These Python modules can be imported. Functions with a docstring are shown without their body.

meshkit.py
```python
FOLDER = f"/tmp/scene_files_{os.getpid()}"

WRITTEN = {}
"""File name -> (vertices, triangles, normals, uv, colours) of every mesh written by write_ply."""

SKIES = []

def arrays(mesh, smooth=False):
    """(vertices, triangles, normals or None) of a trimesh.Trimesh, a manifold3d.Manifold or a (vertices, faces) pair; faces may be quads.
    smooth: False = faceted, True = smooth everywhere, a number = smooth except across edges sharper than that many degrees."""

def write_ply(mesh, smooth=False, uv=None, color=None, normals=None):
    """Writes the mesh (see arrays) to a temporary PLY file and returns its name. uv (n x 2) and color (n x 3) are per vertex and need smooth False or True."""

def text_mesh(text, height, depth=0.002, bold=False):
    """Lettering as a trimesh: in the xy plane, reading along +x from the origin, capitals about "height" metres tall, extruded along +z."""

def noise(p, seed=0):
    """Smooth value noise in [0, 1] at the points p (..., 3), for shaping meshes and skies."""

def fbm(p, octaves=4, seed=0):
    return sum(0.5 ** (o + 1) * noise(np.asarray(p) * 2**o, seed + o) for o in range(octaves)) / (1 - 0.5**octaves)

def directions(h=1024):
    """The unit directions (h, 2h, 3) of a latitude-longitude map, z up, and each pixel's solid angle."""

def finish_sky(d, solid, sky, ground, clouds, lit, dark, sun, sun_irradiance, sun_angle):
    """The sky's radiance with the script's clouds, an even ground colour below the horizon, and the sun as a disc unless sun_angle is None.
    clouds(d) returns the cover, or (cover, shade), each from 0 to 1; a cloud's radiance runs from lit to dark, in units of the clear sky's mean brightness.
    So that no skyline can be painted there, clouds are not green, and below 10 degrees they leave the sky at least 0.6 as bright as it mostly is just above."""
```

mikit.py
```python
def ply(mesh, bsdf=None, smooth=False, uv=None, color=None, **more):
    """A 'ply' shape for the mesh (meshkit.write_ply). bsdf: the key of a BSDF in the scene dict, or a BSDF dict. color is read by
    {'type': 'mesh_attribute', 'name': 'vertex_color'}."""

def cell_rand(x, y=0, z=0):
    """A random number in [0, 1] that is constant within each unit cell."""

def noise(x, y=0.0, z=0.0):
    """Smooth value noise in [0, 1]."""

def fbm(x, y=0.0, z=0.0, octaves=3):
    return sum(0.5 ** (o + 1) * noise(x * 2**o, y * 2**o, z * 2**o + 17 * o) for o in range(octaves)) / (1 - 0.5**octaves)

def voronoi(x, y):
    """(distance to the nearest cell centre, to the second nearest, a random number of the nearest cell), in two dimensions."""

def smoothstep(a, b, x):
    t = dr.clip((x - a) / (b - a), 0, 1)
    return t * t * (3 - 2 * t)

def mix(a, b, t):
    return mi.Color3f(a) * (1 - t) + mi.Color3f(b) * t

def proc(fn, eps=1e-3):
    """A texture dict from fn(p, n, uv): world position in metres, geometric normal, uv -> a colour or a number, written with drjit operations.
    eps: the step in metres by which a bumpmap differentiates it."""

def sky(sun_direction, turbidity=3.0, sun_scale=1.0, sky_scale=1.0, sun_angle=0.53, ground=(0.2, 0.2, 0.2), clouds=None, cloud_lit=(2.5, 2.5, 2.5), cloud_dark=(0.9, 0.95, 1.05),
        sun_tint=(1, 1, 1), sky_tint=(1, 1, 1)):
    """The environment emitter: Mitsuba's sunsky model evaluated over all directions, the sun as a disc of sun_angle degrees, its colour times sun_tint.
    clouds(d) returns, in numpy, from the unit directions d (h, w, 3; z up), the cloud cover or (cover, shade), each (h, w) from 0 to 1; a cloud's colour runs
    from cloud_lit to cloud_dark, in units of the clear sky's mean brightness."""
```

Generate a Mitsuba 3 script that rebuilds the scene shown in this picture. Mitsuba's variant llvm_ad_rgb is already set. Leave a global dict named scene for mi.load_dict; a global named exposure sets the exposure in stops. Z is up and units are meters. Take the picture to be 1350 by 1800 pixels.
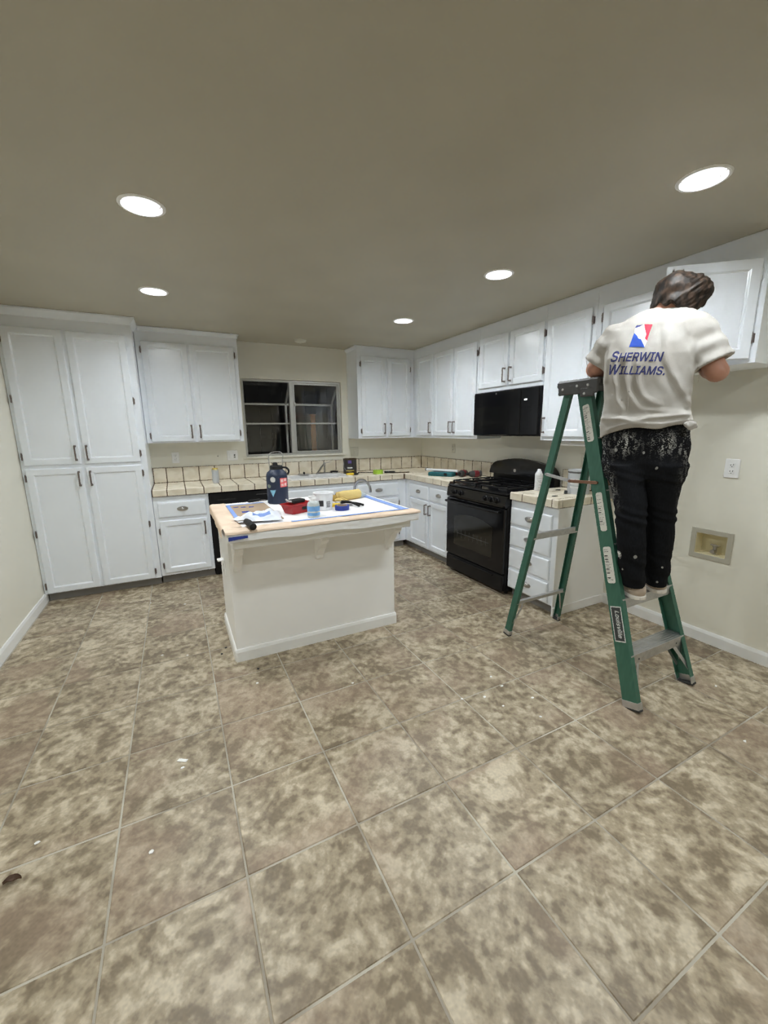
import math, random
import numpy as np, trimesh, drjit as dr, mitsuba as mi
import manifold3d as m3
import meshkit, mikit
from mikit import fbm, noise, cell_rand, smoothstep, mix
T = mi.ScalarTransform4f
rng = np.random.default_rng(7)
scene, labels = {}, {}

# ---------------------------------------------------------------- camera, light, exposure
CAM = np.array([-3.1245, -4.9688, 1.4596])
_y, _p, _r = np.radians([26.823, -11.3745, -0.7164])
FWD = np.array([math.sin(_y) * math.cos(_p), math.cos(_y) * math.cos(_p), math.sin(_p)])
_rt = np.array([math.cos(_y), -math.sin(_y), 0]); _up = np.cross(_rt, FWD)
UP = -math.sin(_r) * _rt + math.cos(_r) * _up
scene['camera'] = {'type': 'perspective', 'fov': 2 * math.degrees(math.atan(675 / 715.575)), 'fov_axis': 'x', 'near_clip': 0.05,
                   'to_world': T().look_at(origin=CAM.tolist(), target=(CAM + FWD).tolist(), up=UP.tolist())}
scene['night_sky'] = {'type': 'constant', 'radiance': {'type': 'rgb', 'value': [0.010, 0.011, 0.014]}}
LAMP = [113.0, 120.0, 123.0]          # radiance of a ceiling downlight
LAMPS = [(-3.147, -1.452), (-3.147, -2.69), (-3.147, -3.90), (-1.14, -1.485), (-1.14, -2.735), (-1.11, -3.885), (-3.147, -5.0), (-1.11, -5.0)]
exposure = 1.08

# ---------------------------------------------------------------- materials
def P(r, g, b, rough=0.5, spec=0.5, metal=0.0, **k):
    return {'type': 'twosided', 'bsdf': {'type': 'principled', 'base_color': {'type': 'rgb', 'value': [r, g, b]}, 'roughness': rough, 'specular': spec, 'metallic': metal, **k}}
def mat(name, d): scene[name] = d; return name
def proc_mat(name, fn, rough=0.5, spec=0.5, bump=None, bscale=0.001, **k):
    b = {'type': 'principled', 'base_color': mikit.proc(fn), 'roughness': rough, 'specular': spec, **k}
    if bump: b = {'type': 'bumpmap', 'arbitrary': mikit.proc(bump, eps=1e-3), 'scale': bscale, 'bsdf': b}
    scene[name] = {'type': 'twosided', 'bsdf': b}; return name

TS, GX, GY = 0.4021, -3.4536, -2.9729
def floor_fn(p, n, uv):
    i = dr.floor((p.x - GX) / TS); j = dr.floor((p.y - GY) / TS); r = cell_rand(i, j, 3)
    x = p.x + r * 7.3; y = p.y + r * 11.1
    wx = noise(x * 7, y * 7, 2.0 + r); wy = noise(x * 7, y * 7, 7.0 + r)
    a = fbm(x * 8.5 + wx * 1.5, y * 8.5 + wy * 1.5, r * 5, 5); b = fbm(x * 36 + wy * 2, y * 36 + wx * 2, 1.0, 5); c = fbm(x * 4, y * 4, 9.0 + r, 2)
    t = smoothstep(0.29, 0.73, a * 0.50 + b * 0.50)
    col = mix((0.190, 0.148, 0.098), (0.335, 0.276, 0.192), smoothstep(0.0, 0.55, t))
    col = mix(col, (0.510, 0.440, 0.330), smoothstep(0.5, 1.0, t))
    col = mix(col, (0.300, 0.218, 0.160), smoothstep(0.48, 0.72, c) * 0.5)
    return col * (0.93 + 0.12 * r) * (0.90 + 0.2 * noise(x * 150, y * 150))
def floor_bump(p, n, uv): return fbm(p.x * 30, p.y * 30, 0.0, 3)
proc_mat('floor_tile_mat', floor_fn, 0.38, 0.35, floor_bump, 0.0012)
def grout_fn(p, n, uv): return mix((0.46, 0.43, 0.36), (0.30, 0.265, 0.215), smoothstep(0.3, 0.7, fbm(p.x * 5, p.y * 5, 3.0, 3)))
proc_mat('floor_grout_mat', grout_fn, 0.85, 0.2)
def wall_fn(p, n, uv):
    v = fbm(p.x * 3, p.y * 3, p.z * 3, 2)
    return mix((0.705, 0.685, 0.600), (0.760, 0.740, 0.655), v)
def wall_bump(p, n, uv): return fbm(p.x * 22, p.y * 22, p.z * 34, 3)
proc_mat('wall_paint', wall_fn, 0.5, 0.35, wall_bump, 0.0025)
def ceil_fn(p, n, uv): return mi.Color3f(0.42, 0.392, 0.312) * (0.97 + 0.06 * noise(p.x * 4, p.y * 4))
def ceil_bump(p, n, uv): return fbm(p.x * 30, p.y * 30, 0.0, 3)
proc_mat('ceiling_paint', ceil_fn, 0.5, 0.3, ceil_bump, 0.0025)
def tile_fn(p, n, uv):
    t = fbm(p.x * 14, p.y * 14, p.z * 14, 3)
    return mix((0.67, 0.60, 0.475), (0.78, 0.72, 0.60), smoothstep(0.3, 0.7, t))
proc_mat('cream_tile', tile_fn, 0.28, 0.5)
def denim_fn(p, n, uv):
    # dried white paint: rubbed in below the waistband, flecks on thighs and knees
    s = (p.x + 0.87) * 0.49 - (p.y + 3.72) * 0.871
    z = p.z
    streak = fbm(s * 85, z * 24, 4.0, 3); fine = noise(s * 260, z * 260, 1.0)
    seat = dr.exp(-dr.square((z - 1.375) / 0.045)) * (dr.exp(-dr.square((s + 0.165) / 0.05)) + dr.exp(-dr.square((s - 0.005) / 0.05)) + 0.7 * dr.exp(-dr.square((s - 0.095) / 0.03)))
    thigh = 0.55 * dr.exp(-dr.square((s + 0.235 - (1.25 - z) * 0.3) / 0.025)) * smoothstep(1.0, 1.15, z) + 0.3 * dr.exp(-dr.square((s - 0.105) / 0.02)) * smoothstep(1.0, 1.15, z)
    m = smoothstep(0.47, 0.74, streak * 0.6 + fine * 0.4) * (seat * 0.85 + thigh * 0.55)
    vd, _, vr = mikit.voronoi(s * 16, z * 13)
    fl = smoothstep(0.80, 0.82, vr) * smoothstep(0.03, 0.0, vd + 0.10 * noise(s * 90, z * 60, 2.0) - 0.02 - 1.0 * (vr - 0.8))
    spot = smoothstep(1.0, 0.5, (dr.square((s + 0.135) / 0.017) + dr.square((z - 0.80) / 0.03)) + 0.8 * fine) 
    m = dr.clip(m + fl * 0.4 + spot * 0.6, 0, 1)
    return mix(mi.Color3f(0.006, 0.0065, 0.008) * (0.7 + 0.6 * noise(s * 300, z * 120)), (0.60, 0.60, 0.58), m)
proc_mat('black_denim', denim_fn, 0.85, 0.1)
def shirt_fn(p, n, uv):
    v = fbm(p.x * 9, p.y * 9, p.z * 9, 3)
    return mix((0.35, 0.33, 0.302), (0.43, 0.413, 0.388), smoothstep(0.35, 0.65, v)) * (0.96 + 0.08 * noise(p.x * 700, p.y * 700, p.z * 700))
proc_mat('shirt_cotton', shirt_fn, 0.9, 0.15)
def green_fn(p, n, uv):
    sc = fbm(p.x * 20, p.y * 90, p.z * 14, 3)
    return mix((0.022, 0.092, 0.062), (0.045, 0.140, 0.100), sc)
proc_mat('green_fiberglass', green_fn, 0.45, 0.45)
def alu_fn(p, n, uv):
    s = fbm(p.x * 40, p.y * 40, p.z * 40, 3)
    return mix((0.42, 0.42, 0.42), (0.62, 0.62, 0.62), s)
proc_mat('aluminium', alu_fn, 0.42, 0.5, metallic=0.85)
def kraft_fn(p, n, uv): return mix((0.60, 0.46, 0.35), (0.70, 0.57, 0.45), fbm(p.x * 12, p.y * 12, p.z * 30, 3))
proc_mat('kraft_brown', kraft_fn, 0.8, 0.2)
def plate_fn(p, n, uv):    # crinkled masking paper
    return mix((0.72, 0.72, 0.73), (0.82, 0.81, 0.80), fbm(p.x * 18, p.y * 18, 1.0, 3))
proc_mat('masking_paper', plate_fn, 0.7, 0.3)
def hair_fn(p, n, uv): return mix((0.007, 0.0045, 0.003), (0.038, 0.023, 0.015), smoothstep(0.35, 0.75, fbm(p.x * 60, p.y * 60, p.z * 30, 3)))
proc_mat('brown_hair', hair_fn, 0.6, 0.25)

mat('cabinet_white', P(0.795, 0.835, 0.895, 0.24, 0.5))
mat('trim_white', P(0.76, 0.765, 0.76, 0.35, 0.5))
mat('panel_white', P(0.82, 0.82, 0.82, 0.45, 0.4))
mat('kick_dark', P(0.20, 0.19, 0.18, 0.7))
mat('bronze_metal', P(0.20, 0.17, 0.16, 0.35, 0.5, 0.8))
mat('chrome', P(0.50, 0.49, 0.48, 0.20, 0.5, 1.0)); mat('dark_steel', P(0.34, 0.34, 0.35, 0.22, 0.5, 1.0))
mat('brushed_steel', P(0.55, 0.55, 0.56, 0.28, 0.5, 1.0))
mat('gloss_black', P(0.005, 0.005, 0.006, 0.10, 0.35))
mat('satin_black', P(0.006, 0.006, 0.007, 0.30, 0.25))
mat('matte_black', P(0.012, 0.012, 0.012, 0.65, 0.3))
mat('oven_glass', P(0.014, 0.013, 0.010, 0.06, 0.5)); mat('dark_glass', P(0.006, 0.006, 0.006, 0.08, 0.4))
mat('grey_print', P(0.10, 0.10, 0.10, 0.5))
mat('counter_grout', P(0.115, 0.078, 0.052, 0.9, 0.2))
mat('outlet_white', P(0.80, 0.80, 0.80, 0.35))
mat('outlet_beige', P(0.60, 0.58, 0.50, 0.4))
mat('slot_dark', P(0.03, 0.03, 0.03, 0.6))
mat('cream_plastic', P(0.66, 0.60, 0.40, 0.45))
mat('grey_plastic', P(0.42, 0.40, 0.33, 0.5))
mat('window_alu', P(0.50, 0.50, 0.48, 0.38, 0.5, 0.55))
mat('sink_white', P(0.80, 0.80, 0.80, 0.15, 0.6))
mat('navy', P(0.010, 0.020, 0.050, 0.45))
mat('sticker_red', P(0.75, 0.13, 0.14, 0.5)); mat('sticker_pink', P(0.85, 0.60, 0.58, 0.5)); mat('sticker_grey', P(0.55, 0.57, 0.55, 0.5)); mat('sticker_olive', P(0.16, 0.20, 0.17, 0.5)); mat('sticker_blue', P(0.22, 0.50, 0.68, 0.5))
mat('red_plastic', P(0.36, 0.012, 0.016, 0.3)); mat('dark_red', P(0.16, 0.016, 0.022, 0.4))
mat('blue_tape', P(0.20, 0.30, 0.62, 0.6)); mat('blue_roll', P(0.018, 0.040, 0.26, 0.5)); mat('light_blue', P(0.16, 0.36, 0.66, 0.4))
mat('cardboard', P(0.34, 0.255, 0.185, 0.85, 0.2))
mat('white_plastic', P(0.80, 0.81, 0.83, 0.35)); mat('film_white', P(0.70, 0.74, 0.82, 0.3))
mat('clear_plastic', {'type': 'twosided', 'bsdf': {'type': 'principled', 'base_color': {'type': 'rgb', 'value': [0.50, 0.55, 0.56]}, 'roughness': 0.2, 'specular': 0.6}})
mat('yellow', P(0.78, 0.55, 0.04, 0.45)); mat('pale_yellow', P(0.70, 0.53, 0.20, 0.75)); mat('ochre', P(0.38, 0.25, 0.06, 0.8))
mat('lime', P(0.36, 0.58, 0.05, 0.5)); mat('teal', P(0.004, 0.11, 0.13, 0.45)); mat('stain_brown', P(0.045, 0.025, 0.008, 0.3)); mat('stain_label', P(0.03, 0.028, 0.03, 0.4)); mat('purple', P(0.10, 0.07, 0.25, 0.5))
mat('grey_can', P(0.55, 0.57, 0.60, 0.35, 0.5, 0.35)); mat('pale_can', P(0.62, 0.62, 0.62, 0.4)); mat('gold', P(0.62, 0.48, 0.12, 0.3, 0.5, 0.6))
mat('label_paper', P(0.62, 0.62, 0.58, 0.6)); mat('ink_black', P(0.02, 0.02, 0.02, 0.6)); mat('plate_dark', P(0.035, 0.04, 0.042, 0.5)); mat('plate_silver', P(0.55, 0.56, 0.56, 0.4))
mat('cap_grey', P(0.055, 0.055, 0.055, 0.6)); mat('rust_metal', P(0.22, 0.12, 0.08, 0.5, 0.5, 0.5)); mat('rubber', P(0.03, 0.03, 0.03, 0.8))
mat('skin', P(0.44, 0.225, 0.16, 0.5, 0.35)); mat('lip', P(0.45, 0.18, 0.15, 0.5)); mat('eye_white', P(0.8, 0.78, 0.75, 0.2)); mat('iris', P(0.05, 0.03, 0.02, 0.2))
mat('shoe_suede', P(0.40, 0.33, 0.265, 0.85, 0.2)); mat('shoe_sole', P(0.66, 0.63, 0.58, 0.6))
mat('logo_blue', P(0.035, 0.085, 0.42, 0.8, 0.2)); mat('logo_navy', P(0.040, 0.045, 0.135, 0.8, 0.2)); mat('logo_red', P(0.62, 0.045, 0.075, 0.8, 0.2)); mat('logo_white', P(0.80, 0.80, 0.80, 0.8, 0.2))
mat('fence_wood', P(0.035, 0.033, 0.030, 0.8)); mat('post_wood', P(0.62, 0.27, 0.09, 0.7)); mat('soil', P(0.05, 0.045, 0.04, 0.9)); mat('leaf_brown', P(0.10, 0.06, 0.04, 0.8)); mat('paint_fleck', P(0.80, 0.80, 0.78, 0.6))
mat('pane_glass', {'type': 'thindielectric', 'int_ior': 1.5})
mat('valve_metal', P(0.40, 0.38, 0.35, 0.3, 0.5, 0.9))

# ---------------------------------------------------------------- helpers
def fresh(base):
    if base not in USED: USED[base] = 0; return base
    USED[base] += 1; return f'{base}_{USED[base]:03d}'
USED = {}
def thing(name, label, cat, group=None):
    k = fresh(name); labels[k] = {'label': label, 'category': cat}
    if group: labels[k]['group'] = group
    return k
def struct(name): labels[name] = {'kind': 'structure'}; USED[name] = 0; return name
def part(parent, name, mesh, bsdf, smooth=False, label=None, **more):
    k = fresh(f'{parent}__{name}')
    scene[k] = mikit.ply(cat(mesh), bsdf, smooth, **more)
    if label: labels[k] = {'label': label}
    return k
def single(key, mesh, bsdf, smooth=False, **more):
    scene[key] = mikit.ply(cat(mesh), bsdf, smooth, **more); return key
def tm(v, f): return trimesh.Trimesh(np.asarray(v, float), np.asarray(f, int), process=False)
def cat(m):
    if isinstance(m, list):
        return trimesh.util.concatenate(m) if len(m) > 1 else m[0]
    return m
def man(m):
    q = m.to_mesh(); return tm(q.vert_properties[:, :3], q.tri_verts)
def bx(x0, x1, y0, y1, z0, z1, b=0.0):
    x0, x1 = min(x0, x1), max(x0, x1); y0, y1 = min(y0, y1), max(y0, y1); z0, z1 = min(z0, z1), max(z0, z1)
    if b <= 0:
        v = np.array([[x, y, z] for x in (x0, x1) for y in (y0, y1) for z in (z0, z1)])
        return tm(v, [[0, 1, 3], [0, 3, 2], [4, 6, 7], [4, 7, 5], [0, 4, 5], [0, 5, 1], [2, 3, 7], [2, 7, 6], [0, 2, 6], [0, 6, 4], [1, 5, 7], [1, 7, 3]])
    b = min(b, (x1 - x0) / 2.01, (y1 - y0) / 2.01, (z1 - z0) / 2.01)
    pts = []
    for sx in (0, 1):
        for sy in (0, 1):
            for sz in (0, 1):
                c = np.array([x1 if sx else x0, y1 if sy else y0, z1 if sz else z0]); s = np.array([-1 if sx else 1, -1 if sy else 1, -1 if sz else 1])
                for k in range(3):
                    d = s * b; d[k] = 0; pts.append(c + d)
    return man(m3.Manifold.hull_points(np.array(pts)))
def lathe(prof, n=24, c=(0, 0, 0)):
    prof = np.asarray(prof, float); a = np.arange(n) * 2 * np.pi / n
    v = np.stack([prof[:, None, 0] * np.cos(a), prof[:, None, 0] * np.sin(a), prof[:, None, 1] + 0 * a], -1).reshape(-1, 3) + np.array(c)
    f = []
    for i in range(len(prof) - 1):
        for j in range(n):
            k = (j + 1) % n; f += [[i * n + j, i * n + k, (i + 1) * n + k], [i * n + j, (i + 1) * n + k, (i + 1) * n + j]]
    return tm(v, f)
def tube(pts, r, n=10, cap=True):
    pts = np.asarray(pts, float); m = len(pts); r = np.broadcast_to(np.asarray(r, float), (m,))
    t = np.gradient(pts, axis=0); t /= np.linalg.norm(t, axis=1, keepdims=True) + 1e-12
    u = np.cross(t[0], [0, 0, 1.0]); u = np.cross(t[0], [1.0, 0, 0]) if np.linalg.norm(u) < 1e-3 else u; u /= np.linalg.norm(u)
    a = np.arange(n) * 2 * np.pi / n; V = []
    for i in range(m):
        u = u - t[i] * (u @ t[i]); u /= np.linalg.norm(u); w = np.cross(t[i], u)
        V.append(pts[i] + r[i] * (np.cos(a)[:, None] * u + np.sin(a)[:, None] * w))
    v = np.vstack(V); f = []
    for i in range(m - 1):
        for j in range(n):
            k = (j + 1) % n; f += [[i * n + j, i * n + k, (i + 1) * n + k], [i * n + j, (i + 1) * n + k, (i + 1) * n + j]]
    if cap:
        v = np.vstack([v, pts[0], pts[-1]]); q = len(v)
        for j in range(n):
            k = (j + 1) % n; f += [[q - 2, k, j], [q - 1, (m - 1) * n + j, (m - 1) * n + k]]
    return tm(v, f)
def bar(a, b, wu, wv, up=(0, 0, 1), bev=0.0):
    """a straight bar of section wu x wv from a to b"""
    a, b = np.asarray(a, float), np.asarray(b, float); t = b - a; L = np.linalg.norm(t); t /= L
    u = np.cross(np.asarray(up, float), t); u /= np.linalg.norm(u); w = np.cross(t, u)
    m = bx(0, L, -wu / 2, wu / 2, -wv / 2, wv / 2, bev)
    m.vertices = a + m.vertices[:, :1] * t + m.vertices[:, 1:2] * u + m.vertices[:, 2:] * w
    return m
def spline(pts, n=8):
    p = np.asarray(pts, float); q = np.vstack([2 * p[0] - p[1], p, 2 * p[-1] - p[-2]]); out = []
    for i in range(1, len(q) - 2):
        for s in np.linspace(0, 1, n, endpoint=False):
            a, b, c, d = q[i - 1:i + 3]
            out.append(0.5 * (2 * b + (c - a) * s + (2 * a - 5 * b + 4 * c - d) * s * s + (3 * b - a - 3 * c + d) * s ** 3))
    return np.array(out + [p[-1]])
def extr(poly, z0, z1):
    rings = [np.array(r.coords)[:-1] for r in (poly.exterior, *poly.interiors)] if hasattr(poly, 'exterior') else [np.array(poly, float)]
    m = man(m3.Manifold.extrude(m3.CrossSection(rings, m3.FillRule.EvenOdd), z1 - z0))
    m.vertices = m.vertices + [0, 0, z0]; return m
class Fr:
    """a frame on a wall: u along it, d out of it, z up"""
    def __init__(s, O, U, D): s.O, s.U, s.D = (np.asarray(q, float) for q in (O, U, D)); s.Z = np.array([0, 0, 1.0])
    def __call__(s, m):
        m = cat(m).copy(); v = m.vertices
        w = s.O + v[:, :1] * s.U + v[:, 1:2] * s.D + v[:, 2:] * s.Z
        f = m.faces[:, ::-1] if np.dot(np.cross(s.U, s.D), s.Z) < 0 else m.faces
        return tm(w, f)
    def pt(s, u, d, z): return s.O + u * s.U + d * s.D + z * s.Z
BK = Fr((0, 0, 0), (1, 0, 0), (0, -1, 0))       # back wall: u = x
RT = Fr((0, 0, 0), (0, -1, 0), (-1, 0, 0))      # right wall: u = distance from the corner
def loft_rect(u0, u1, z0, z1, loops, cap=True):
    V = []; f = []
    for ins, d in loops:
        V += [[u0 + ins, d, z0 + ins], [u1 - ins, d, z0 + ins], [u1 - ins, d, z1 - ins], [u0 + ins, d, z1 - ins]]
    for i in range(len(loops) - 1):
        for j in range(4):
            k = (j + 1) % 4; f += [[4 * i + j, 4 * i + k, 4 * i + 4 + k], [4 * i + j, 4 * i + 4 + k, 4 * i + 4 + j]]
    if cap: q = 4 * (len(loops) - 1); f += [[q, q + 1, q + 2], [q, q + 2, q + 3]]
    return tm(V, f)
def pull(fr, u, z0, z1, d):
    m = [bx(u - .006, u + .006, d + .026, d + .036, z0, z1, .003)]
    for z in (z0 + .006, z1 - .006): m.append(bx(u - .0055, u + .0055, d, d + .028, z - .0055, z + .0055, .001)); m.append(bx(u - .008, u + .008, d, d + .004, z - .008, z + .008, .001))
    return fr(m)
def hinge(fr, u, z, d, h=.055):
    return fr([bx(u - .005, u + .005, d + .006, d + .022, z - h / 2, z + h / 2, .003), bx(u - .009, u + .009, d, d + .004, z - h / 2 + .004, z + h / 2 - .004, .001), lathe([(0, -h / 2 - .005), (.004, -h / 2 - .003), (.004, h / 2 + .003), (0, h / 2 + .005)], 8, (u, d + .016, z))])
def cup(fr, u, z, d):
    """bin pull: half dome open below"""
    V, f = [], []; n, m = 14, 7
    for i in range(n + 1):
        a = math.pi * i / n
        for j in range(m + 1):
            b = math.pi / 2 * j / m
            V.append([u + .046 * math.cos(a) * math.cos(b * .9), d + .030 * math.sin(b) * math.sin(a) ** .6, z - .010 + .034 * math.sin(a) * math.cos(b)])
    for i in range(n):
        for j in range(m): q = i * (m + 1) + j; f += [[q, q + 1, q + m + 2], [q, q + m + 2, q + m + 1]]
    flange = lathe([(.0, .0), (.05, .0), (.05, .003), (.0, .003)], 20); v = flange.vertices.copy(); flange.vertices = np.stack([u + v[:, 0], d + v[:, 2], z + v[:, 1] * .46], 1)
    return fr([tm(V, f), flange])
DOORLOOPS = [(0, 0), (0, .014), (.003, .018), (.006, .019), (.047, .019), (.051, .0165), (.0535, .012), (.059, .0085)]
def door(parent, fr, u0, u1, z0, z1, d, handle=None, hinges=(), hl=.128, white=()):
    k = part(parent, 'door', fr(shift(loft_rect(u0, u1, z0, z1, DOORLOOPS, False), d)), 'cabinet_white', 25)
    part(k, 'panel', fr(shift(bx(u0 + .055, u1 - .055, .002, .0088, z0 + .055, z1 - .055), d)), 'cabinet_white')
    if handle:
        side, where = handle; u = u0 + .028 if side == 'a' else u1 - .028
        za = z0 + .03 if where == 'low' else z1 - .03 - hl
        part(k, 'handle', pull(fr, u, za, za + hl, d + .019), 'bronze_metal', label='dark bronze bar pull')
    for i, (side, z) in enumerate(hinges):
        u = u0 - .006 if side == 'a' else u1 + .006
        part(k, 'hinge', hinge(fr, u, z, d), 'cabinet_white' if (side, z) in white else 'bronze_metal')
    return k
def shift(m, d): m.vertices[:, 1] += d; return m
def drawer(parent, fr, u0, u1, z0, z1, d, cups=True, name='drawer'):
    k = part(parent, name, fr(shift(loft_rect(u0, u1, z0, z1, [(0, 0), (0, .012), (.004, .017), (.012, .019)]), d)), 'cabinet_white')
    if cups: part(k, 'cup_pull', cup(fr, (u0 + u1) / 2, (z0 + z1) / 2 + .002, d + .019), 'chrome', 40, label='chrome cup pull')
    return k

# ---------------------------------------------------------------- the room
XL, YB, H = -4.275, -6.6, 2.44
struct('floor'); struct('ceiling'); struct('wall_back'); struct('wall_left'); struct('wall_right'); struct('wall_rear')
single('floor', bx(XL - .1, .1, YB - .1, .12, -.06, -.0025), 'floor_grout_mat')
cans = [np.stack([x + .083 * np.cos(np.linspace(0, -2 * np.pi, 37)[:-1]), y + .083 * np.sin(np.linspace(0, -2 * np.pi, 37)[:-1])], 1) for x, y in LAMPS]
_slab = man(m3.Manifold.extrude(m3.CrossSection([np.array([(XL - .1, YB - .1), (.1, YB - .1), (.1, .12), (XL - .1, .12)]), *cans], m3.FillRule.EvenOdd), .12)); _slab.vertices = _slab.vertices + [0, 0, H]
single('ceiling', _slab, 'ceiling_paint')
WX0, WX1, WZ0, WZ1 = -2.392, -1.196, 1.172, 2.052
single('wall_back', [bx(XL - .1, WX0, 0, .12, -.06, H), bx(WX1, .1, 0, .12, -.06, H), bx(WX0, WX1, 0, .12, -.06, WZ0), bx(WX0, WX1, 0, .12, WZ1, H)], 'wall_paint')
single('wall_left', bx(XL - .1, XL, YB, 0, -.06, H), 'wall_paint')
single('wall_rear', bx(XL - .1, .1, YB - .1, YB, -.06, H), 'wall_paint')
BY0, BY1, BZ0, BZ1 = -3.71, -3.525, .605, .755       # recess of the water supply box
single('wall_right', [bx(0, .1, BY1, 0, -.06, H), bx(0, .1, YB, BY0, -.06, H), bx(0, .1, BY0, BY1, -.06, BZ0), bx(0, .1, BY0, BY1, BZ1, H)], 'wall_paint')
# floor tiles, each its own piece
hidden = [(-4.3, -3.4, -.56, .1), (-3.4, -.60, -.55, .1), (-.55, .1, -1.5, .1), (-.55, .1, -2.86, -1.6), (-2.85, -1.79, -2.33, -1.80)]
tl = bx(.0035, TS - .0035, .0035, TS - .0035, -.008, 0, .0022)
TILEPLY = mikit.ply(tl, 'floor_tile_mat')
far = []
for i in range(-3, 9):
    for j in range(-11, 8):
        x0, y0 = GX + i * TS, GY + j * TS; x1, y1 = x0 + TS, y0 + TS
        a, b, c, e = max(x0, XL), min(x1, 0), max(y0, YB), min(y1, 0)
        if b - a < .02 or e - c < .02: continue
        if any(a >= h[0] and b <= h[1] and c >= h[2] and e <= h[3] for h in hidden): continue
        cut = (a, b, c, e) != (x0, x1, y0, y1)
        tilt = T().translate([x0, y0, float(rng.uniform(-.0006, .0006))])
        if e < -4.75: far.append(bx(a + .0035, b - .0035, c + .0035, e - .0035, -.008, 0, .0022)); continue
        k = fresh('floor__tile')
        scene[k] = mikit.ply(bx(a + (.0035 if a == x0 else 0), b - (.0035 if b == x1 else 0), c + (.0035 if c == y0 else 0), e - (.0035 if e == y1 else 0), -.008, 0, .0022), 'floor_tile_mat') if cut else {**TILEPLY, 'to_world': tilt}
k = part('floor', 'tile_field', far, 'floor_tile_mat'); labels[k] = {'kind': 'stuff'}
# baseboards
def base_prof(L, h=.085):
    m = extr([(0, 0), (.014, 0), (.014, h - .02), (.008, h - .004), (.005, h), (0, h)], 0, L); return m
def place(m, O, X, Y, Z):
    v = m.vertices; return tm(np.asarray(O) + v[:, :1] * np.asarray(X, float) + v[:, 1:2] * np.asarray(Y, float) + v[:, 2:] * np.asarray(Z, float), m.faces)
struct('baseboard_left'); single('baseboard_left', place(base_prof(YB * -1 - .56), (XL, -.56, 0), (1, 0, 0), (0, 0, 1), (0, -1, 0)), 'trim_white')
struct('baseboard_right'); single('baseboard_right', place(base_prof(YB * -1 - 2.9), (0, -2.9, 0), (-1, 0, 0), (0, 0, 1), (0, -1, 0)), 'trim_white')

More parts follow.
